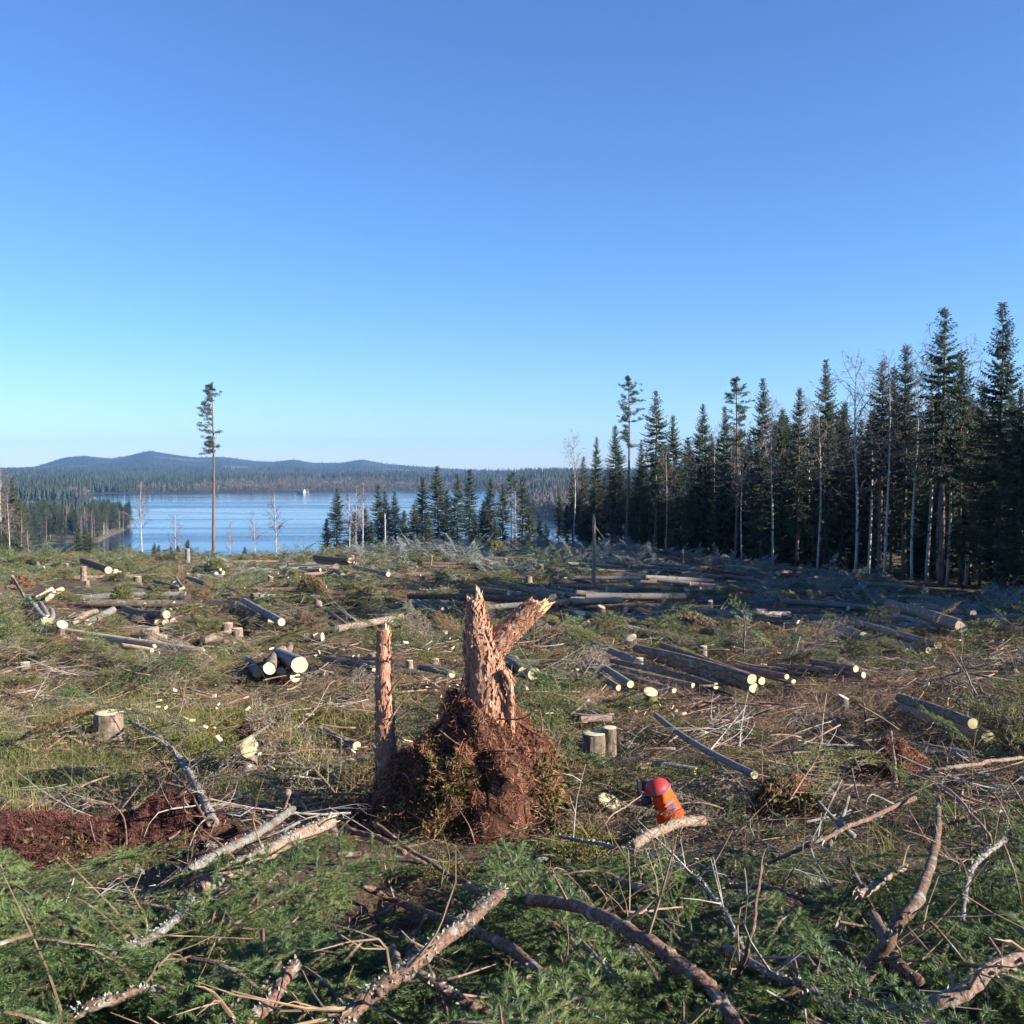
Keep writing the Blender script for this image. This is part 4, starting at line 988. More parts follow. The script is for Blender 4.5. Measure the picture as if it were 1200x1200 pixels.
stump(634, 672, 6, 10, 'splintery stump right behind the forked snag', seed=24)
stump(413, 663, 5, 12, 'pale upright stump beside the crossed heap', seed=25)
stump(29, 790, 12, 14, 'grey chunky stump low at the left edge', seed=26, bark='bark_grey', cut='cut_far')
k = 0
while k < 58:
    y = 1 / rng.uniform(1 / 112, 1 / 22); x = rng.uniform(-.5, .48) * y
    if in_forest(x, y): continue
    k += 1; t = rng.normal(0, .25, 2)
    stump_at(gpt(x, y, .0), rng.uniform(.09, .17), rng.uniform(.14, .34), 'pale topped stump scattered in the far clearing', 'stumps scattered in the far clearing', tilt=t, cut=['cut', 'cut_far'][rng.integers(0, 2)])

# ------------------------------------------------------------------ snags and root mounds
def fibres(P, N, n_seed, ln=(.04, .14), w=.0035, mb=None, hang=.4):
    r = np.random.default_rng(n_seed); n = len(P); mb = mb or MB()
    d = np.cross(N, r.normal(size=(n, 3))) + N * r.uniform(.1, .9, (n, 1)) + [0, 0, -hang]
    d /= np.linalg.norm(d, axis=1)[:, None]; l = r.uniform(*ln, n)[:, None]
    S = np.cross(d, r.normal(size=(n, 3))); S /= np.linalg.norm(S, axis=1)[:, None] + 1e-9
    mid = P + d * l * .55 + r.normal(0, .12, (n, 3)) * l; tip = mid + (d + r.normal(0, .7, (n, 3))) * l * .4; ww = (w * r.uniform(.5, 1.6, n))[:, None]
    V = np.stack([P - S * ww, P + S * ww, mid + S * ww * .7, mid - S * ww * .7, tip], 1).reshape(-1, 3)
    I = np.arange(n)[:, None] * 5
    mb.add(V, I + [3, 2, 4], I + [0, 1, 2, 3]); return mb

def mound(name, label, c, rx, ry, h, seed, cat='root mound', nf=5000, fib='fibre', moss=0, shape=.8, rough=.22, lens=(.04, .14), body='peat', w=.0035, roots=0, extra=None):
    """upturned root and peat mound: lumpy body, hair of fibres, moss on its skirt"""
    r = np.random.default_rng(seed); S, K = 60, 22
    clear(np.asarray(c)[:2] + [-rx * .4, 0], max(rx, ry) * .8); clear(np.asarray(c)[:2] + [rx * .4, 0], max(rx, ry) * .8); clear(np.asarray(c)[:2] - [0, ry + .2], rx * .7)
    def surf(a, t):
        x = np.cos(a) * t * rx; y = np.sin(a) * t * ry
        z = h * np.clip(1 - t ** 1.6, 0, 1) ** shape
        if extra: z = z + extra(x, y)
        nz = fbm(x * 5 + seed, y * 5 + z * 3, 4, seed) - .5; n2 = fbm(x * 16 + z * 11, y * 16 - z * 9, 3, seed + 4) - .5
        k = 1 + rough * nz * 2
        return np.stack([x * k, y * k, z * (1 + .5 * rough * n2) + (nz * .5 + n2 * .35) * rough * h * (1 - t ** 6) - .25 * (t > .99)], -1)
    a, t = np.meshgrid(np.linspace(0, 2 * math.pi, S, endpoint=False), np.linspace(.02, 1, K), indexing='ij'); V = surf(a, t).reshape(-1, 3)
    i, j = np.meshgrid(np.arange(S), np.arange(K - 1), indexing='ij'); i2 = (i + 1) % S
    m = MB(); m.add(V, None, np.stack([i * K + j, i * K + j + 1, i2 * K + j + 1, i2 * K + j], -1).reshape(-1, 4))
    o = link(name, m.mesh(name, MAT[body]), c, None, label, cat)
    def sample(n, lo=0, hi=1, front=False):
        a = r.uniform(0, 2 * math.pi, n); t = np.sqrt(r.uniform(lo, hi, n)) * .98 + .01
        if front: a = np.where(np.sin(a) > .3, a + math.pi, a)
        p = surf(a, t); pa = surf(a + .02, t); pt = surf(a, t + .02); N = np.cross(pt - p, pa - p); N /= np.linalg.norm(N, axis=1)[:, None] + 1e-9
        N *= np.sign(N[:, 2:3] + 1e-6); return p, N
    p, N = sample(nf); fm = fibres(p, N, seed, lens, w)
    f = link('root_fibres', fm.mesh('root_fibres', MAT[fib], False), parent=o); f['kind'] = 'stuff'
    if moss:
        p, N = sample(moss, .35, 1, True); mm = MB(); keep = fbm(p[:, 0] * 3, p[:, 1] * 3 + p[:, 2] * 2, 2, seed + 9) > .48; p, N = p[keep], N[keep]
        mm.leaves(p, N + r.normal(0, .8, p.shape), r.uniform(.02, .06, len(p)), .008, seed); q = link('moss_skirt', mm.mesh('moss_skirt', MAT['moss'], False), parent=o); q['kind'] = 'stuff'
    for k in range(roots):
        p, N = sample(1); d = N[0] + r.normal(0, .8, 3); d /= np.linalg.norm(d); L = r.uniform(.15, .45)
        P = smooth_path([p[0] - d * .05, p[0] + d * L * .5 + r.normal(0, .04, 3), p[0] + d * L + [0, 0, -.1 * L] + r.normal(0, .08, 3)], 8)
        rm = MB(); rm.tube(P, np.linspace(.009, .003, len(P)), 5); link('root', rm.mesh('root', MAT['bark_red']), parent=o)
    return o

D0 = 7.8; K0 = D0 / 1200
mc = gpt((565 - 600) * K0, D0, -.05)
top_h = at(570, 813, D0)[2] - mc[2]
mound('root_mound', 'tall red-brown mound of torn root fibres under the forked snag', mc, .74, .62, top_h, 41, nf=26000, moss=10000, shape=.82, rough=.36, lens=(.014, .065), roots=40, w=.0024,
      extra=lambda x, y: .20 * np.exp(-((x + .48) / .25) ** 2 - ((y + .1) / .3) ** 2))

mound('peat_shoulder', 'dark lower shoulder of peat under the slim straight snag', gpt((478 - 600) * K0, D0 - .02, -.06), .50, .42, at(478, 885, D0)[2] - gpt((478 - 600) * K0, D0, -.06)[2], 42, 'peat', 12000, 'fibre', 1500, .8, .36, (.012, .055), w=.0026, roots=12)

def surface_flakes(P, R, n, seed, mbk, size=(.02, .055)):
    """curled bark plates standing off a tube"""
    r = np.random.default_rng(seed); P = np.asarray(P); R = np.asarray(R); T = np.gradient(P, axis=0); T /= np.linalg.norm(T, axis=1)[:, None]
    for k in range(n):
        i = r.integers(0, len(P) - 1); f = r.random(); c = P[i] * (1 - f) + P[i + 1] * f; rad = R[i] * (1 - f) + R[i + 1] * f
        v = np.cross(T[i], r.normal(size=3)); v /= np.linalg.norm(v); s = np.cross(T[i], v); hl = r.uniform(*size); hw = hl * r.uniform(.18, .4); lift = r.uniform(.0, .010)
        b = c + v * (rad - .002); g = T[i] + s * r.normal(0, .3); g /= np.linalg.norm(g)
        V = [b - s * hw - g * hl, b + s * hw * .8 - g * hl * .9 , b + s * hw + g * hl + v * lift, b - s * hw * .7 + g * hl * .8 + v * lift * 1.5]
        V += [p + v * .005 for p in V]
        mbk.add(V, None, [(3, 2, 1, 0), (4, 5, 6, 7), (0, 1, 5, 4), (1, 2, 6, 5), (2, 3, 7, 6), (3, 0, 4, 7)])
    return mbk
def splinters(c, d, R, n, L, seed):
    r = np.random.default_rng(seed); m = MB(); d = np.asarray(d, float) / np.linalg.norm(d); a = np.cross(d, [.3, .5, .2]); a /= np.linalg.norm(a); b = np.cross(d, a)
    for k in range(n):
        t = r.uniform(0, 6.28); q = math.sqrt(r.random()) * R * .9; p = c + (a * math.cos(t) + b * math.sin(t)) * q - d * .02
        l = L * (.15 + .85 * abs(math.cos(t / 2 + seed)) ** 3) * r.uniform(.5, 1.1); w = R * r.uniform(.10, .32)
        m.tube([p, p + d * l * .6 + r.normal(0, .004, 3), p + (d + r.normal(0, .12, 3)) * l], [w, w * .6, .001], 4)
    return m

# forked snag
pts = [at(573, 850, D0), at(572, 825, D0), at(570, 795, D0), at(567, 770, D0), at(562, 748, D0), at(559, 725, D0), at(557, 703, D0)]
P1 = smooth_path(pts, 30, 1, .002); s = np.linspace(0, 1, len(P1)); R1 = np.interp(s, [0, .15, .4, .58, .70, .80, 1], [.185, .160, .147, .143, .118, .080, .057])
base = pts[1]
m = MB(); m.tube(P1, R1, 26, rough=.06, seed=2)
o = link('forked_snag', m.mesh('forked_snag', MAT['pine_bark'], True, base), base, None, 'broken forked pine snag with flaking orange bark on the root mound', 'snag')
pts2 = [at(570, 768, D0), at(586, 752, D0), at(602, 736, D0 + .02), at(618, 720, D0 + .04), at(629, 710, D0 + .05)]
P2 = smooth_path(pts2, 24, 2, .002); R2 = np.linspace(.096, .070, len(P2))
m = MB(); m.tube(P2, R2, 22, rough=.06, seed=3); link('fork_limb', m.mesh('fork_limb', MAT['pine_bark'], True, base), parent=o)
m = surface_flakes(P1, R1, 1100, 5, MB(), (.012, .045)); surface_flakes(P2, R2, 650, 6, m, (.012, .04)); q = link('bark_plates', m.mesh('bark_plates', MAT['pine_bark'], False, base), parent=o); q['kind'] = 'stuff'
m = splinters(P1[-1], P1[-1] - P1[-3], .06, 26, .13, 7); link('splintered_top', m.mesh('splintered_top', MAT['splinter'], False, base), parent=o)
m = splinters(P2[-1], P2[-1] - P2[-3], .076, 60, .15, 8); link('splintered_top', m.mesh('splintered_top', MAT['splinter'], False, base), parent=o)
for k, pp in enumerate([[(590, 785), (598, 800), (601, 830), (600, 865)], [(582, 800), (590, 822), (597, 850), (592, 880)], [(560, 820), (552, 840), (545, 865), (540, 890)], [(548, 790), (543, 815), (540, 840), (530, 860)]]):
    P = smooth_path([at(x_, y_, D0 - .12 + .02 * k) for x_, y_ in pp], 14, k, .003); m = MB(); m.tube(P, np.linspace(.034, .022, len(P)) * (1 if k != 3 else .6), 9, rough=.3, seed=k); surface_flakes(P, np.linspace(.034, .022, len(P)), 60, 40 + k, m, (.012, .03)); link('root_flare', m.mesh('root_flare', MAT['pine_bark'], True, base), parent=o)
# small straight snag
pts = [at(456, 975, D0 + .1), at(453, 905, D0 + .1), at(451, 870, D0 + .1), at(450, 830, D0 + .1), at(449, 780, D0 + .1), at(450, 738, D0 + .1)]
P1 = smooth_path(pts, 24, 4, .0015); R1 = np.interp(np.linspace(0, 1, len(P1)), [0, .4, .65, 1], [.10, .078, .068, .046]); base = pts[0]
m = MB(); m.tube(P1, R1, 18, rough=.05, seed=9)
o = link('straight_snag', m.mesh('straight_snag', MAT['pine_bark'], True, base), base, None, 'slim straight broken snag left of the forked one', 'snag')
m = surface_flakes(P1, R1, 330, 15, MB(), (.014, .035)); q = link('bark_plates', m.mesh('bark_plates', MAT['pine_bark'], False, base), parent=o); q['kind'] = 'stuff'
m = splinters(P1[-1], [0, 0, 1], .045, 14, .07, 17); link('splintered_top', m.mesh('splintered_top', MAT['splinter'], False, base), parent=o)
for a_, b_ in (((456, 773), (490, 765)), ((455, 815), (475, 790)), ((456, 845), (480, 812))):
    m = MB(); m.tube(smooth_path([at(*a_, D0), at((a_[0] + b_[0]) / 2, (a_[1] + b_[1]) / 2 - 2, D0), at(*b_, D0)], 8), np.linspace(.012, .004, 7)[:len(smooth_path([at(*a_, D0), at(*b_, D0), at(*b_, D0)], 8))], 5)
    link('side_twig', m.mesh('side_twig', MAT['twig'], True, base), parent=o)

mound('peat_bank', 'torn dark red peat bank with hanging roots at the lower left', on(195, 1000, .0) + [0, .05, 0], .48, .36, .38, 51, 'peat', 16000, 'fibre_d', 0, .7, .4, (.01, .05), w=.0022, roots=16)
mound('peat_bank', 'low dark peat bank running out of the left edge', on(40, 1010, .0) + [-.2, .1, 0], 1.0, .40, .28, 52, 'peat', 20000, 'fibre_d', 900, .7, .4, (.01, .05), w=.0022, roots=14)
mound('peat_clod', 'golden brown peat clod left of the root plate', on(925, 958, 0), .26, .24, .32, 53, 'peat', 3000, 'fibre', 900, .6, .45, (.01, .045), w=.0022, roots=4)
mound('root_plate', 'small upturned root plate with red fibres on the right', on(1045, 915, 0), .40, .26, .36, 54, 'root plate', 5000, 'fibre', 0, .55, .45, (.012, .06), w=.0022, roots=14)
mound('peat_clod', 'dark brown clod lying right above the tilted stump', on(298, 862, 0), .24, .2, .17, 55, 'peat', 1800, 'fibre_d', 0, .6, .3, (.02, .07))
for px, py, w, hgt, sd_, lab in ((143, 712, 11, 24, 61, 'round golden mossy bush above the shaded log stack'), (252, 672, 13, 16, 62, 'yellowish mossy bush below the lone pine'), (365, 700, 18, 22, 63, 'brown twiggy bush right of the slope centre'), (26, 690, 12, 14, 64, 'brown twiggy bush at the left edge of the clearing'), (582, 648, 16, 14, 65, 'low green bush on the brow before the trees')):
    b = on(px, py, 0); kk = b[1] / 1200
    mound('mossy_bush', lab, b, w * kk, w * kk, hgt * kk, sd_, 'bush', 6000, 'needle_d' if sd_ in (61, 62, 65) else 'needle_brown', 0, .5, .3, (.05, .20), 'moss', .014, 0)

# ------------------------------------------------------------------ fallen limbs in the foreground
def side_twigs(P, R, n, seed, L=(.15, .45), up=.25):
    r = np.random.default_rng(seed); m = MB()
    for k in range(n):
        i = r.integers(2, len(P) - 1); d = r.normal(size=3); d[2] = abs(d[2]) * .6 + up; T = P[min(i + 1, len(P) - 1)] - P[i - 1]; T /= np.linalg.norm(T); d = d / np.linalg.norm(d) + T * .8; d /= np.linalg.norm(d)
        l = r.uniform(*L); Q = smooth_path([P[i], P[i] + d * l * .5 + r.normal(0, .03, 3), P[i] + d * l + r.normal(0, .06, 3)], 7)
        m.tube(Q, np.linspace(min(.007, R[i] * .45), .0015, len(Q)), 4, cap=False)
        for q in range(r.integers(0, 4)):
            j = r.integers(2, len(Q)); e = d + r.normal(0, .7, 3); l2 = l * r.uniform(.2, .5); m.tube([Q[j - 1], Q[j - 1] + e * l2 * .5, Q[j - 1] + e * l2 + r.normal(0, .02, 3)], [.003, .002, .001], 3, cap=False)
    return m
def limb(label, pix, r0, r1, bark='bark_red', twn=0, lich=0, broken=(0, 0), name='fallen_limb', cat='branch', seed=0, wob=.003, group=None, twmat='twig', twL=(.15, .45)):
    pts = [on(p[0], p[1], p[2] + .05) for p in pix]
    P = smooth_path(pts, max(16, 9 * len(pts)), seed, wob)
    if r0 > .012:
        for q_ in P[::2]: u_ = q_[:2] / np.linalg.norm(q_[:2]); clear(q_[:2] - u_ * .05, .045 + r0); clear(q_[:2] - u_ * .16, .045 + r0); clear(q_[:2] - u_ * .28, .045 + r0)
    R = .82 * np.linspace(r0, r1, len(P)) * (1 + .08 * np.sin(np.arange(len(P)) * 1.7 + seed)); base = P[0]
    m = MB(); m.tube(P, R, 12, rough=.07, seed=seed)
    r = np.random.default_rng(seed + 900)
    for k in range(max(3, len(P) // 4)):
        i = r.integers(1, len(P) - 1); v = r.normal(size=3); v /= np.linalg.norm(v); m.tube([P[i], P[i] + v * R[i] * r.uniform(1.2, 2.2)], [R[i] * .4, R[i] * .22], 6)
    o = link(name, m.mesh(name, MAT[bark], True, base), base, None, label, cat, group)
    if twn: link('side_twigs', side_twigs(P, R, twn, seed, twL).mesh('side_twigs', MAT[twmat], False, base), parent=o)['kind'] = 'stuff'
    if lich:
        i = r.integers(0, len(P) - 1, lich); v = r.normal(size=(lich, 3)); v[:, 2] = np.abs(v[:, 2]) ; v /= np.linalg.norm(v, axis=1)[:, None]
        keep = np.sin(i * .9 + seed) + r.normal(0, .5, lich) > -.2; i, v = i[keep], v[keep]
        lm = MB(); lm.leaves(P[i] + (P[i + 1] - P[i]) * r.random((len(i), 1)) + v * R[i][:, None] * .95, v + r.normal(0, .8, v.shape), r.uniform(.006, .020, len(i)), .0045, seed)
        link('lichen', lm.mesh('lichen', MAT['lichen'], False, base), parent=o)['kind'] = 'stuff'
    for e, flag in enumerate(broken):
        if flag:
            c, d, rr = (P[0], P[0] - P[2], R[0]) if e == 0 else (P[-1], P[-1] - P[-3], R[-1])
            link('splintered_end', splinters(c, d, rr, 14, flag, seed + e).mesh('splintered_end', MAT['splinter'], False, base), parent=o)
    return o
limb('thick curved reddish limb arching across the bottom centre', [(545, 1040, .25), (610, 1057, .3), (680, 1076, .33), (740, 1113, .33), (800, 1150, .3), (838, 1178, .25), (870, 1210, .2)], .030, .022, seed=1, twn=4)
limb('dark reddish limb running below the arching one', [(415, 1033, .12), (480, 1063, .16), (560, 1098, .2), (620, 1135, .2), (710, 1198, .2)], .026, .02, seed=2, twn=3)
limb('lichen crusted limb with a pale snapped end at bottom centre', [(588, 1045, .38), (545, 1083, .36), (492, 1130, .34), (440, 1166, .3), (395, 1200, .26)], .026, .03, 'bark_red', 8, 1500, (.09, 0), seed=3)
limb('thick broken pinkish log end pointing at the root mound', [(388, 963, .25), (335, 988, .25), (285, 1014, .22), (235, 1040, .18)], .050, .054, 'bark_pale', 6, 2600, (.14, 0), name='broken_log', cat='log', seed=4)
limb('thinner limb lying behind the broken pinkish log', [(343, 948, .2), (300, 978, .2), (240, 1015, .15), (205, 1035, .1)], .034, .04, 'bark_grey', 4, 600, (.05, 0), seed=5)
limb('short pale stub sticking up behind the broken log', [(338, 928, .3), (332, 945, .15), (328, 955, .05)], .028, .03, 'bark_pale', 0, 0, seed=6)
limb('brown stick slanting up from the bottom left', [(347, 1130, .3), (312, 1165, .28), (270, 1202, .24)], .022, .028, seed=7, twn=2, lich=200)
limb('dark limb deepest in the shaded hollow below the mound', [(395, 1000, .06), (440, 1003, .08), (500, 1010, .1)], .028, .024, seed=8)
limb('dark limb lying at the rim of the shaded hollow', [(405, 972, .08), (440, 982, .08), (475, 1000, .06)], .024, .02, seed=9)
limb('thin dark limb crossing the shaded hollow towards the arching limb', [(440, 965, .3), (480, 995, .3), (520, 1020, .3), (550, 1035, .25)], .016, .013, seed=10, twn=5)
limb('bowed bare limb curving up on the right with a yellow broken foot', [(1010, 1148, .16), (1045, 1098, .3), (1075, 1050, .4), (1094, 985, .45), (1100, 935, .45)], .030, .017, 'bark_red', 5, 150, (.10, 0), seed=11)
limb('thick brown stick crossing behind the bowed limb', [(1022, 1072, .2), (1045, 1110, .22), (1078, 1152, .16)], .028, .026, 'bark_red', 2, 100, seed=12)
limb('stout limb reaching in from the lower right edge', [(1215, 1115, .35), (1150, 1140, .33), (1098, 1166, .28), (1070, 1195, .22)], .022, .03, 'bark_pale', 5, 150, seed=13)
limb('slim crooked twig standing by the right edge', [(1177, 984, .45), (1152, 1008, .4), (1136, 1040, .32), (1128, 1078, .25)], .014, .009, 'bark_grey', 4, 300, seed=14)
limb('long pale bare branch reaching in from the right edge', [(1215, 886, .5), (1150, 893, .5), (1100, 900, .5), (1066, 912, .4)], .016, .02, 'bark_pale', 6, 0, seed=15)
limb('pale bare branch drooping from the root plate', [(1080, 908, .45), (1115, 930, .5), (1145, 965, .5), (1163, 992, .4)], .014, .006, 'bark_pale', 5, 0, seed=16)
limb('upright pinkish stick standing at the root plate', [(1051, 925, .05), (1048, 890, .25), (1044, 857, .45)], .018, .014, 'bark_pale', 2, 0, seed=17)
limb('dark branch sloping down left from the root plate', [(1072, 935, .4), (1020, 962, .4), (965, 992, .35), (900, 1012, .25)], .018, .010, 'bark_red', 7, 200, seed=18, twmat='twig_grey')
limb('curved pink-barked limb in front of the orange helmet', [(742, 992, .08), (765, 977, .12), (792, 965, .14), (824, 962, .10)], .040, .046, 'bark_pale', 3, 600, seed=19)
limb('thin branch trailing down right from the helmet limb', [(770, 985, .2), (805, 1015, .22), (832, 1040, .22), (835, 1060, .15)], .011, .006, 'bark_red', 4, 100, seed=20)
limb('long thin grey branch lying across the green slash below the helmet', [(655, 980, .2), (720, 995, .22), (790, 1015, .22), (840, 1060, .25), (870, 1110, .25)], .013, .009, 'bark_grey', 9, 500, seed=21, twmat='twig_grey')
limb('curved yellow twig arching left of the helmet', [(690, 985, .15), (712, 960, .3), (740, 943, .35), (752, 932, .3)], .007, .004, 'bark_pale', 2, 0, seed=22)
limb('lichen grey fallen sapling right of the tall stump', [(152, 845, .15), (190, 868, .3), (215, 900, .32), (236, 935, .3), (250, 965, .2)], .018, .046, 'bark_grey', 22, 1200, seed=23, twmat='twig_grey', twL=(.25, .7))
limb('thin bent twig leaning across the fallen sapling', [(175, 880, .3), (205, 910, .35), (228, 940, .3), (245, 968, .2)], .009, .014, 'bark_red', 6, 0, seed=24)
limb('pale forked branch on the slope above the dark half buried log', [(346, 856, .15), (370, 828, .3), (385, 805, .35), (392, 797, .3)], .010, .008, 'bark_pale', 7, 0, seed=25, twL=(.3, .8))
limb('short thick limb half hidden in green boughs below the helmet', [(712, 1028, .15), (740, 1035, .2), (778, 1048, .14)], .026, .03, 'bark_red', 3, 200, seed=26)
limb('pale slender twig curving over the green boughs', [(690, 1078, .3), (735, 1072, .36), (800, 1063, .3)], .008, .004, 'bark_pale', 4, 0, seed=27)
limb('slim grey stick slanting below the arching limb', [(668, 1090, .22), (705, 1125, .2), (738, 1168, .12)], .009, .007, 'bark_grey', 2, 60, seed=28)
limb('straight thin stick standing aslant at lower right', [(862, 1150, .15), (880, 1095, .35), (893, 1015, .5)], .010, .006, 'bark_red', 3, 0, seed=29)
limb('long grey brown stick across the lower right slash', [(850, 1110, .2), (905, 1140, .25), (965, 1165, .22), (1020, 1205, .2)], .016, .012, 'bark_grey', 8, 500, seed=30, twmat='twig_grey')
limb('broken brown stick behind the lower right slash', [(852, 1038, .15), (905, 1047, .2), (945, 1058, .18)], .018, .014, 'bark_red', 3, 100, seed=31)
limb('pale broken bit of wood in the right-hand slash', [(1005, 1050, .25), (1035, 1035, .25), (1062, 1015, .2)], .024, .018, 'bark_pale', 1, 100, (.05, .05), seed=32)
limb('short reddish stick in the bottom left corner boughs', [(60, 1198, .2), (120, 1180, .24), (190, 1160, .2)], .022, .018, 'bark_red', 3, 500, seed=33)
limb('reddish snapped stick leaning in the hollow', [(458, 1105, .1), (468, 1125, .2), (480, 1150, .15)], .02, .018, 'bark_red', 0, 0, seed=34)
limb('curved thin stem below the snapped lichen limb', [(490, 1140, .3), (530, 1165, .28), (590, 1190, .2), (620, 1210, .18)], .018, .014, 'bark_red', 4, 150, seed=35)
limb('lichen covered stick lying in the left boughs', [(95, 1140, .2), (150, 1110, .26), (205, 1075, .22), (225, 1050, .15)], .016, .022, 'bark_grey', 4, 900, seed=36)
limb('thin leaning pole at the left edge of the clearing', [(33, 708, .05), (24, 692, .5), (14, 675, 1.2)], .06, .05, 'bark_grey', 0, 0, seed=37, wob=.0)
limb('bare dark twig standing in the brown ground', [(1015, 850, .05), (1014, 830, .35), (1012, 805, .75)], .014, .006, 'bark', 8, 0, seed=38)
limb('grey leafless branch leaning in the right-hand shade', [(1160, 838, .1), (1140, 805, .5), (1125, 770, .9)], .02, .008, 'bark_grey', 7, 0, seed=39, twmat='twig_grey', twL=(.2, .6))
limb('grey dead sapling standing in the shaded mid clearing', [(871, 770, .05), (872, 745, .5), (872, 722, 1.1)], .022, .012, 'bark_grey', 7, 0, seed=40, twmat='twig_grey', twL=(.2, .6))
# standing broken poles in the far clearing
def pole(label, px, py, top, r, bark='bark_grey', twn=0, lean=0):
    b = on(px, py, -.1); t = at(px + lean, top, b[1]); P = smooth_path([b, (b + t) / 2 + [.03, 0, 0], t], 12); m = MB(); m.tube(P, np.linspace(r, r * .75, len(P)), 9, rough=.05, seed=int(px))
    o = link('broken_pole', m.mesh('broken_pole', MAT[bark], True, b), b, None, label, 'dead trunk')
    if twn:
        q = at(px + 18, top + 42, b[1]); tm = MB(); tm.tube(smooth_path([P[-2], at(px + 6, top + 16, b[1]), at(px + 15, top + 28, b[1]), ], 8), np.linspace(.03, .01, 7), 5, cap=False)
        tm.tube(smooth_path([P[5], at(px + 4, top + 45, b[1]), at(px + 12, top + 52, b[1])], 8), np.linspace(.03, .01, 7), 5, cap=False); link('hanging_branch', tm.mesh('hanging_branch', MAT['twig_grey'], True, b), parent=o)
    link('splintered_top', splinters(P[-1], [0, 0, 1], r * .7, 8, .25, int(px)).mesh('splintered_top', MAT['splinter'], False, b), parent=o)
pole('tall broken pinkish pole standing alone in the middle of the clearing', 695, 690, 606, .085, 'bark_pale', 2, 1)
pole('short dark broken pole before the forest edge', 800, 664, 646, .09, 'bark_red')
pole('white topless birch stem in front of the brow trees', 451, 645, 603, .09, 'birch')
pole('dark leaning broken stem in the hollow of the slope', 503, 668, 652, .06, 'bark', 0, 3)
pole('slim broken stem beside the brow trees\' left end', 425, 645, 598, .07, 'birch')

# ------------------------------------------------------------------ single large boughs
def big_bough(label, px, py, lift, yaw, pitch, L, seed, roll=0, needle='needle'):
    w, n_ = bough(seed, L=L, width=.36, nl=.0175, nw=.0011, step=.0008, dens=.62)
    p = on(px, py, lift); o = link('spruce_bough', None, p, None, label, 'spruce bough', 'large spruce boughs near the viewer'); o.rotation_euler = (roll, pitch, yaw)
    link('stem', w.mesh('stem', MAT['bark_red']), parent=o); link('needles', n_.mesh('needles', MAT[needle], False), parent=o)
big_bough('feathery spruce bough sweeping down in the bottom left corner', 75, 1095, .35, math.radians(235), .35, .75, 501)
big_bough('spruce bough pointing down beside the bottom left corner bough', 95, 1080, .35, math.radians(265), .5, .5, 502)
big_bough('spruce bough hanging below the lichen covered stick on the left', 215, 1040, .3, math.radians(300), .5, .6, 503)
big_bough('spruce bough spread below the broken pinkish log', 265, 1060, .3, math.radians(250), .4, .6, 504)
big_bough('spruce bough under the snapped lichen limb at bottom centre', 520, 1165, .3, math.radians(280), .5, .5, 505)
big_bough('bright spruce bough above the arching limb', 660, 1025, .25, math.radians(10), .1, .7, 506)
big_bough('dense spruce bough right of the arching limb', 760, 1075, .3, math.radians(-30), .2, .8, 507)
big_bough('bright green spruce bough right of the bowed limb\'s foot', 1090, 1080, .4, math.radians(290), .6, .7, 508)
big_bough('spruce bough at the bottom right corner', 1130, 1130, .35, math.radians(-20), .3, .7, 509)
for k, (px, py) in enumerate([(1138, 985), (1152, 955), (1165, 930), (1174, 985), (1183, 915), (1192, 950), (1199, 905), (1203, 985), (1210, 935)]):
    big_bough(f'{ORD[k]} drooping bough from the left in the green curtain at the right edge', px, py, .5, math.radians(rng.uniform(250, 290)), .75, .8, 520 + k, rng.normal(0, .25))

# ------------------------------------------------------------------ the forester's helmet
MAT['h_red'] = mat('red_helmet_plastic', (.52, .040, .03), (.40, .035, .028), 22, 6, rough=.45, spec=.45, bump=.0012, bscale=60, c3=(.26, .10, .07), s3=30, t3=(.60, .75))
MAT['h_or'] = mat('orange_cloth', (.86, .095, .012), (.74, .075, .011), 9, 3, rough=.85, bump=.0015, bscale=18)
MAT['h_gr'] = mat('grey_reflective_strip', (.15, .125, .19), (.11, .09, .14), 20, 2, rough=.6)
MAT['h_bk'] = mat('dark_plastic', (.055, .05, .075), (.04, .035, .055), 12, 2, rough=.5, spec=.4)
hb = on(776, 962, .12)
for q_ in (-.15, 0, .15): clear((hb[0] + q_, hb[1] - .1), .3); clear((hb[0] + q_, hb[1] - .45), .3); clear((hb[0] + q_, hb[1] - .85), .25); hd = hb[1] - .02; KH = hd / 1200
ho_ = link('forestry_helmet', None, hb, None, 'red forestry helmet with ear muffs and orange neck flap', 'helmet')
def hp(px, py, dy=0.0): return at(px, py, hd + dy) - hb
c = hp(770, 924); Rm = np.array(Matrix.Rotation(math.radians(-20), 3, 'Y'))
m = MB(); S, Kk = 28, 10; V = []
for i in range(Kk):
    th = i / (Kk - 1) * math.pi * .53
    for j in range(S):
        a = j / S * 2 * math.pi; k = 1 + (.10 if i == Kk - 1 else 0); V.append((math.sin(th) * math.cos(a) * .094 * k, math.sin(th) * math.sin(a) * .11 * k, math.cos(th) * .072 + .006 * (abs(math.sin(a * 1)) < .22) * (i < Kk - 2)))
V = np.array(V) @ Rm.T + c; Qd = [(i * S + j, (i + 1) * S + j, (i + 1) * S + (j + 1) % S, i * S + (j + 1) % S) for i in range(Kk - 1) for j in range(S)]
m.add(V, None, Qd); sh = link('shell', m.mesh('shell', MAT['h_red']), parent=ho_)
m = MB(); ring = np.array([(math.cos(a) * .097, math.sin(a) * .115, -.006) for a in np.linspace(0, 2 * math.pi, 29)]) @ Rm.T + c; m.tube(ring, .0065, 6, cap=False); link('rim', m.mesh('rim', MAT['h_gr']), parent=sh)
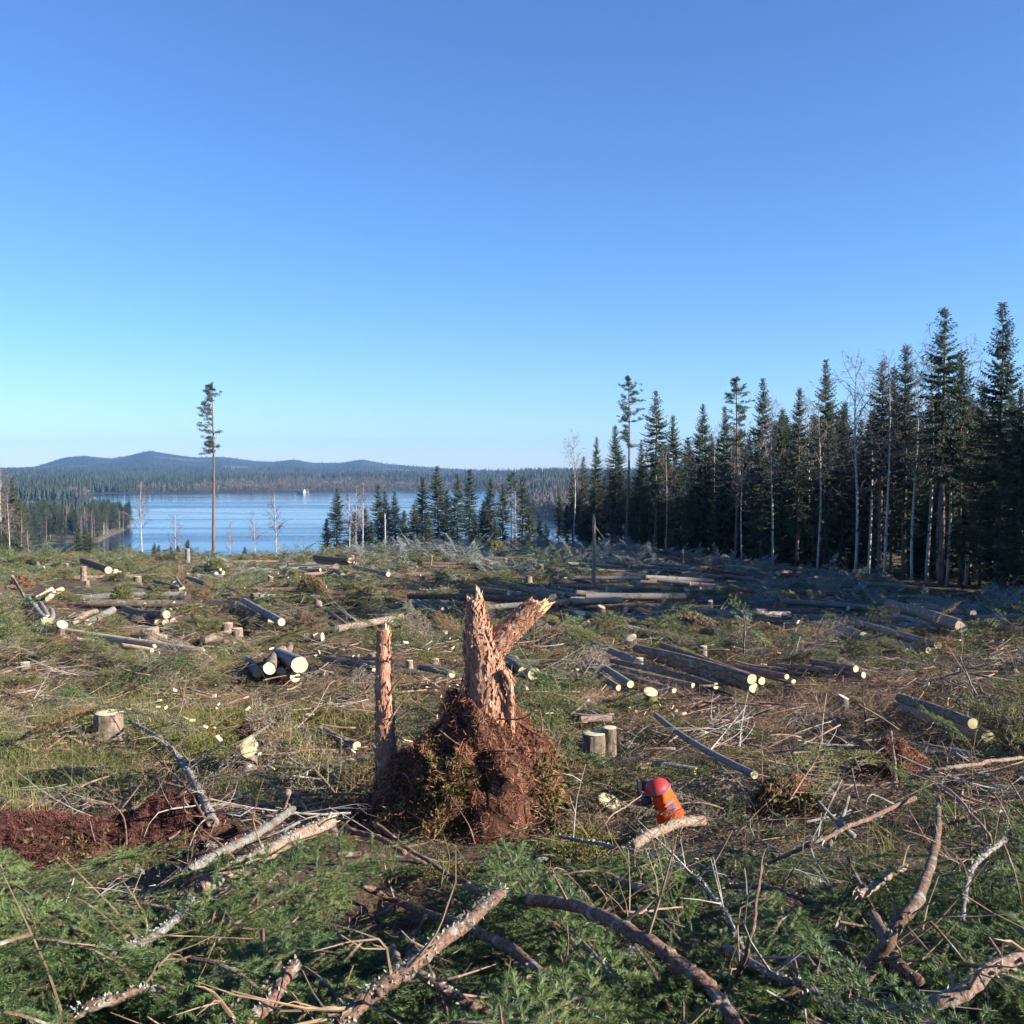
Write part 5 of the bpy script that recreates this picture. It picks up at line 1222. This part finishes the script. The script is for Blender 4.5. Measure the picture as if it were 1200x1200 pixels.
# neck flap: a curved cloth sheet hanging to the lower right
m = MB(); tl, tr, bl, br_ = hp(763, 929), hp(785, 921), hp(769, 962), hp(802, 951); nu, nv = 10, 12; V = []
for layer in (0, .006):
    for i in range(nv):
        v = i / (nv - 1)
        for j in range(nu):
            u_ = j / (nu - 1); p = (tl * (1 - u_) + tr * u_) * (1 - v) + (bl * (1 - u_) + br_ * u_) * v
            bulge = -.075 * math.sin(u_ * math.pi) * (1 - .3 * v) - .035 - .03 * v + .010 * math.sin(u_ * 9 + v * 5)
            V.append(p + np.array([0, bulge + layer, 0]))
g = nu * nv; Qd = [(i * nu + j, i * nu + j + 1, (i + 1) * nu + j + 1, (i + 1) * nu + j) for i in range(nv - 1) for j in range(nu - 1)]
m.add(V, None, Qd + [tuple(q + g for q in f[::-1]) for f in Qd]); fl_ = link('neck_flap', m.mesh('neck_flap', MAT['h_or']), parent=ho_)
Vn = np.array(V)[:g].reshape(nv, nu, 3)
def fpt(u_, v):
    i = v * (nv - 1); j = u_ * (nu - 1); i0, j0 = min(int(i), nv - 2), min(int(j), nu - 2); fi, fj = i - i0, j - j0
    return (Vn[i0, j0] * (1 - fj) + Vn[i0, j0 + 1] * fj) * (1 - fi) + (Vn[i0 + 1, j0] * (1 - fj) + Vn[i0 + 1, j0 + 1] * fj) * fi + np.array([0, -.011, 0])
for v in (.36, .50, .64):
    m = MB(); us = np.linspace(.46, .86, 7); V = [fpt(u_, v - .045) for u_ in us] + [fpt(u_, v + .045) for u_ in us]
    m.add(V, None, [(i, i + 7, i + 8, i + 1) for i in range(6)]); link('reflective_strip', m.mesh('reflective_strip', MAT['h_gr']), parent=fl_)
for px, py, dy in ((757.5, 938, -.02), (755, 921, .08)):      # ear muffs
    m = MB(); cc = hp(px, py, dy); ax_ = np.array([-.75, -.55, .1]); ax_ /= np.linalg.norm(ax_)
    m.tube([cc - ax_ * .03, cc - ax_ * .022, cc + ax_ * .012, cc + ax_ * .026, cc + ax_ * .03], [.028, .036, .038, .03, .014], 18); em = link('ear_muff', m.mesh('ear_muff', MAT['h_bk']), parent=ho_)
    m = MB(); m.tube(smooth_path([cc, (cc + c) / 2 + [-.03, -.04, .02], c + [-.03, -.08, .02]], 10), .006, 6); link('ear_muff_arm', m.mesh('ear_muff_arm', MAT['h_bk']), parent=ho_)
m = MB(); vc = hp(756, 921)                                   # raised mesh visor
V = []; 
for i in range(7):
    for j in range(9):
        a = (j / 8 - .5) * 1.9; V.append(vc + np.array([-.02 - .035 * math.cos(a), .09 * math.sin(a), .045 - i * .018]))
V = np.array(V).reshape(7, 9, 3)
for i in range(7): m.tube(V[i], .003, 4, cap=False)
for j in range(9): m.tube(V[:, j], .003, 4, cap=False)
link('visor_mesh', m.mesh('visor_mesh', MAT['h_bk']), parent=ho_)

# ------------------------------------------------------------------ slash spread round everything built above
GRASS = (-4.6, 10.2, 3.0, 3.4); BROWN = (4.3, 13.6, 2.9, 2.8); PIT = (-.68, 5.5, .6, 1.1); PEAT = (-2.5, 5.9, 1.3, .55); MOSS = (-2.9, 11.6, 1.3, 1.5)
def litter(seed, n=420, R=.24):
    r = np.random.default_rng(seed); m = MB(); P = np.stack([r.normal(0, R, n), r.normal(0, R, n), r.uniform(.0, .035, n)], 1)
    a = r.uniform(0, 6.28, n); m.blades(P, np.stack([np.cos(a), np.sin(a), r.normal(0, .25, n)], 1), r.uniform(.012, .06, n), r.uniform(.0008, .0022, n), seed); return m
litP = [proto('litter_patch', litter(600 + i), MAT[['twig', 'needle_brown', 'twig', 'twig_grey', 'fibre_d'][i]]) for i in range(5)]
# fresh boughs round the photographer's feet
x, y = pts_in(2500, 1.9, 8.2, .68, .6, 1.3)
k = ((ell(x, y, *PIT) > 1) | (rng.random(len(x)) < .35)) & (ell(x, y, *PEAT) > 1) & ~((y > 5.6) & (x < -1.2) & (rng.random(len(x)) < .75)) & (ell(x, y, -.3, 7.6, .9, .8) > 1) & ~((y > 5.7) & (rng.random(len(x)) < .62))  & (fbm(x * .9, y * .9, 2, 71) > .28)
x, y = x[k], y[k]
fall = rng.random(len(x)) < .68      # most boughs slid downhill over each other, tips hanging towards the photographer
yaw = np.where(fall, rng.normal(-math.pi / 2, .95, len(x)), rng.uniform(0, 6.283, len(x)))
rt = np.stack([rng.normal(0, .28, len(x)), np.where(fall, rng.normal(.42, .2, len(x)), rng.normal(.1, .3, len(x))), yaw], 1)
lf = (rng.uniform(.0, .12, len(x)) + np.where(fall, rng.uniform(.08, .26, len(x)), 0) + .6 * np.clip(fbm(x * 1.3, y * 1.3, 2, 15) - .45, 0, 1)) * np.clip(1.5 - y / 7, .35, 1)
place('fresh_spruce_slash', 'tangle of fresh green spruce boughs covering the near ground', 'slash', nearP, x, y, lf, rt, rng.uniform(.6, 1.25, len(x)) * np.clip(1.5 - y / 9, .6, 1), pad=.0)
x, y = pts_in(1500, 1.9, 7.6, .68, .6, 1.3)      # a low under-layer that hides the soil
k = (ell(x, y, *PEAT) > 1) & (ell(x, y, -.3, 7.7, 1.0, .8) > 1) & ~((y > 5.9) & (rng.random(len(x)) < .5)) & (ell(x, y, .75, 8.6, .45, .5) > 1)
x, y = x[k], y[k]
place('low_spruce_slash', 'low crushed spruce boughs under the near tangle', 'slash', nearP, x, y, rng.uniform(-.02, .05, len(x)), rots(len(x), .12, .16), rng.uniform(.4, .8, len(x)), pad=-.5)
n = 260; x = rng.normal(PIT[0], .5, n); y = rng.normal(PIT[1] - .1, .75, n)
place('hollow_shade_litter', 'litter coloured dark as painted shade in the hollow below the root mound', 'litter', [litP[4], litP[0]], x, y, rng.uniform(0, .03, n), rots(n, .1, .1), rng.uniform(.8, 1.4, n), pad=-.5)  # dark fibre patches put the hollow's shade into the litter colour
x, y = pts_in(420, 2, 10, .68, .8, 1.4)
place('near_twig_litter', 'dry brown twigs strewn over the near slash', 'twigs', twigP, x, y, rng.uniform(.0, .2, len(x)), rots(len(x), .25, .25), rng.uniform(.35, .8, len(x)))
x, y = pts_in(150, 2.2, 7, .66, .6, 1.3)
place('lichen_scraps', 'pale grey lichen scraps caught among the near boughs', 'lichen', lichP, x, y, rng.uniform(.05, .25, len(x)), rots(len(x), .6, .6), rng.uniform(.3, 1.0, len(x)))
x, y = pts_in(3000, 1.8, 22, .66, 1.2, 1.1)
place('forest_litter', 'fine litter of needles, bark scraps and straw on the ground', 'litter', litP, x, y, rng.uniform(0, .02, len(x)), rots(len(x), .08, .08), rng.uniform(.7, 1.5, len(x)), pad=-.2)
# middle ground
def clustered(nc, per, y0, y1, spread, edge, power, frac):
    """heaps: points gathered round centres, highest in the middle, plus a thin even spread"""
    cx, cy = pts_in(nc, y0, y1, edge, 2, power); i = rng.integers(0, nc, nc * per); sz = rng.uniform(.5, 1.5, nc) * spread
    x = cx[i] + rng.normal(0, 1, len(i)) * sz[i] * 1.3; y = cy[i] + rng.normal(0, 1, len(i)) * sz[i]
    d = np.hypot((x - cx[i]) / 1.3, y - cy[i]) / sz[i]; h = np.clip(1 - d / 1.6, 0, 1) * rng.uniform(.2, 1.0, len(i)) * (sz[i] * .8)
    ux, uy = pts_in(int(nc * per * frac), y0, y1, edge, 2, power)
    return np.concatenate([x, ux]), np.concatenate([y, uy]), np.concatenate([h, np.zeros(len(ux))])
x, y, hh = clustered(180, 20, 7.2, 27, .5, .64, 1.3, .30)
k = (ell(x, y, *BROWN) > 1 - .3 * rng.random(len(x))) & ~((ell(x, y, *GRASS) < 1) & (rng.random(len(x)) < .35)) & (ell(x, y, -.3, 7.8, .9, .9) > 1) & (ell(x, y, *MOSS) > .8) 
x, y, hh = x[k], y[k], hh[k]
place('felling_slash', 'dusty green spruce slash littering the middle of the clearing', 'slash', midP, x, y, rng.uniform(.0, .10, len(x)) + hh, rots(len(x), .34, .36), rng.uniform(.55, 1.3, len(x)), pad=.14)
x, y = pts_in(2700, 7, 30, .64, 2, 1.3)
place('dry_twig_litter', 'dry twigs strewn across the middle of the clearing', 'twigs', twigP, x, y, rng.uniform(.0, .2, len(x)), rots(len(x), .22, .22), rng.uniform(.6, 1.5, len(x)))
n = 1500; x = rng.normal(BROWN[0], BROWN[2] * .62, n); y = rng.normal(BROWN[1], BROWN[3] * .6, n)
place('brown_twig_bed', 'bed of fine brown twigs on the open ground right of the stumps', 'twigs', [twigP[1], twigP[3]], x, y, rng.uniform(0, .1, n), rots(n, .15, .15), rng.uniform(.6, 1.3, n))
n = 1250; x = rng.normal(GRASS[0], GRASS[2] * .55, n); y = rng.normal(GRASS[1], GRASS[3] * .5, n)
k = y > 6.2; x, y = x[k], y[k]
place('sprig_thicket', 'yellow-green bilberry sprigs and dry grass left of the stumps', 'grass', tuftP, x, y, rng.uniform(-.02, .08, len(x)), rots(len(x), .2, .2), rng.uniform(.5, 1.1, len(x)), pad=.22)
x, y = pts_in(1300, 5.5, 26, .6, 1, 1.2)
k = fbm(x * .45, y * .45, 2, 91) > .5
x, y = x[k], y[k]
place('scattered_sprigs', 'loose grass and bilberry sprigs between the slash', 'grass', tuftP, x, y, rng.uniform(0, .05, len(x)), rots(len(x), .2, .2), rng.uniform(.35, .9, len(x)))
n = 260; x = np.concatenate([rng.normal(MOSS[0], .75, n), rng.normal(0, .6, 70), rng.uniform(-8, 8, 240)]); y = np.concatenate([rng.normal(MOSS[1], .9, n), rng.normal(7.1, .3, 70), rng.uniform(8, 24, 240)])
place('moss_cushions', 'yellowish moss cushions on the ground by the tilted stump', 'moss', mossP, x, y, rng.uniform(-.08, .04, len(x)), rots(len(x), .2, .2), rng.uniform(.5, 1.3, len(x)))
x, y = pts_in(110, 8, 60, .6, 2, 1.0)
place('wood_chips', 'pale fresh wood chips scattered over the clearing', 'wood chips', chipP, x, y, rng.uniform(.08, .24, len(x)), rots(len(x), .2, .2), rng.uniform(.6, 1.5, len(x)))
def sticks(seed, n=5, rr=(.007, .018), LL=(.25, .9)):
    r = np.random.default_rng(seed); m = MB()
    for i in range(n):
        p = r.normal(0, .35, 3) * [1, 1, 0] + [0, 0, r.uniform(.03, .14)]; a = r.uniform(0, 6.28); d = np.array([math.cos(a), math.sin(a), r.normal(0, .18)]); l = r.uniform(*LL); q = np.linspace(-.5, .5, 6); b = r.normal(0, .05, 3)
        m.tube(p + d * (q * l)[:, None] + b * (l * q ** 2)[:, None] * 2, np.linspace(1, .7, 6) * r.uniform(*rr), 7, rough=.1, seed=seed + i)
    return m
stickP = [proto('broken_stick', sticks(700 + i), MAT[['bark_pale', 'bark_grey', 'bark_red', 'twig'][i]], True) for i in range(4)]
x, y = pts_in(480, 5.4, 34, .62, 1.5, 1.1)
place('broken_sticks', 'short broken sticks lying loose all over the clearing', 'sticks', stickP, x, y, rng.uniform(.03, .12, len(x)), rots(len(x), .15, .15), rng.uniform(.5, 1.15, len(x)))
# far clearing
heapP = [heap(1, 'needle_d', 'twig', 12, 12), heap(2, 'needle_d', 'twig_grey', 12, 12), heap(3, 'needle_brown', 'twig', 7, 22), heap(4, 'needle', 'twig_grey', 10, 14), heap(5, 'needle_d', 'twig_grey', 5, 26), heap(6, 'needle_frost', 'twig_grey', 11, 14), heap(7, 'needle_frost', 'twig', 8, 16)]
x, y = pts_in(7000, 20, 150, .60, 4, .9)
k = ~in_forest(x, y) & (fbm(x * .22, y * .22, 3, 61) > .43); x, y = x[k], y[k]
de = -((x - 6) * .93 + (y - 140) * .36)      # metres out from the forest edge: frost lingers where the forest shades the slash
fro = (de < 34 + 8 * rng.normal(size=len(x))) & (y > 36) & (rng.random(len(x)) < .8)
hi = np.where(fro, rng.integers(0, 2, len(x)), rng.integers(2, 7, len(x)))      # joined prototypes come in reverse order
place('far_slash', 'grey-green felling slash covering the far part of the clearing', 'slash', heapP, x, y, rng.uniform(-.1, .08, len(x)), rots(len(x), .1, .1), (rng.uniform(.55, 1.15, len(x)) * np.clip(y / 60, .75, 1.15))[:, None] * np.stack([np.ones(len(x)), np.ones(len(x)), rng.uniform(.6, 2.0, len(x))], 1), idx=hi, pad=.5)


x, y = pts_in(5200, 20, 120, .58, 3, .8); k = ~in_forest(x, y); x, y = x[k], y[k]
place('low_far_slash', 'low broken twigs and boughs between the far logs', 'slash', midP + [twigP[0], twigP[2], twigP[0]], x, y, rng.uniform(-.02, .04, len(x)), rots(len(x), .12, .12), rng.uniform(.9, 1.7, len(x)), pad=-.08)
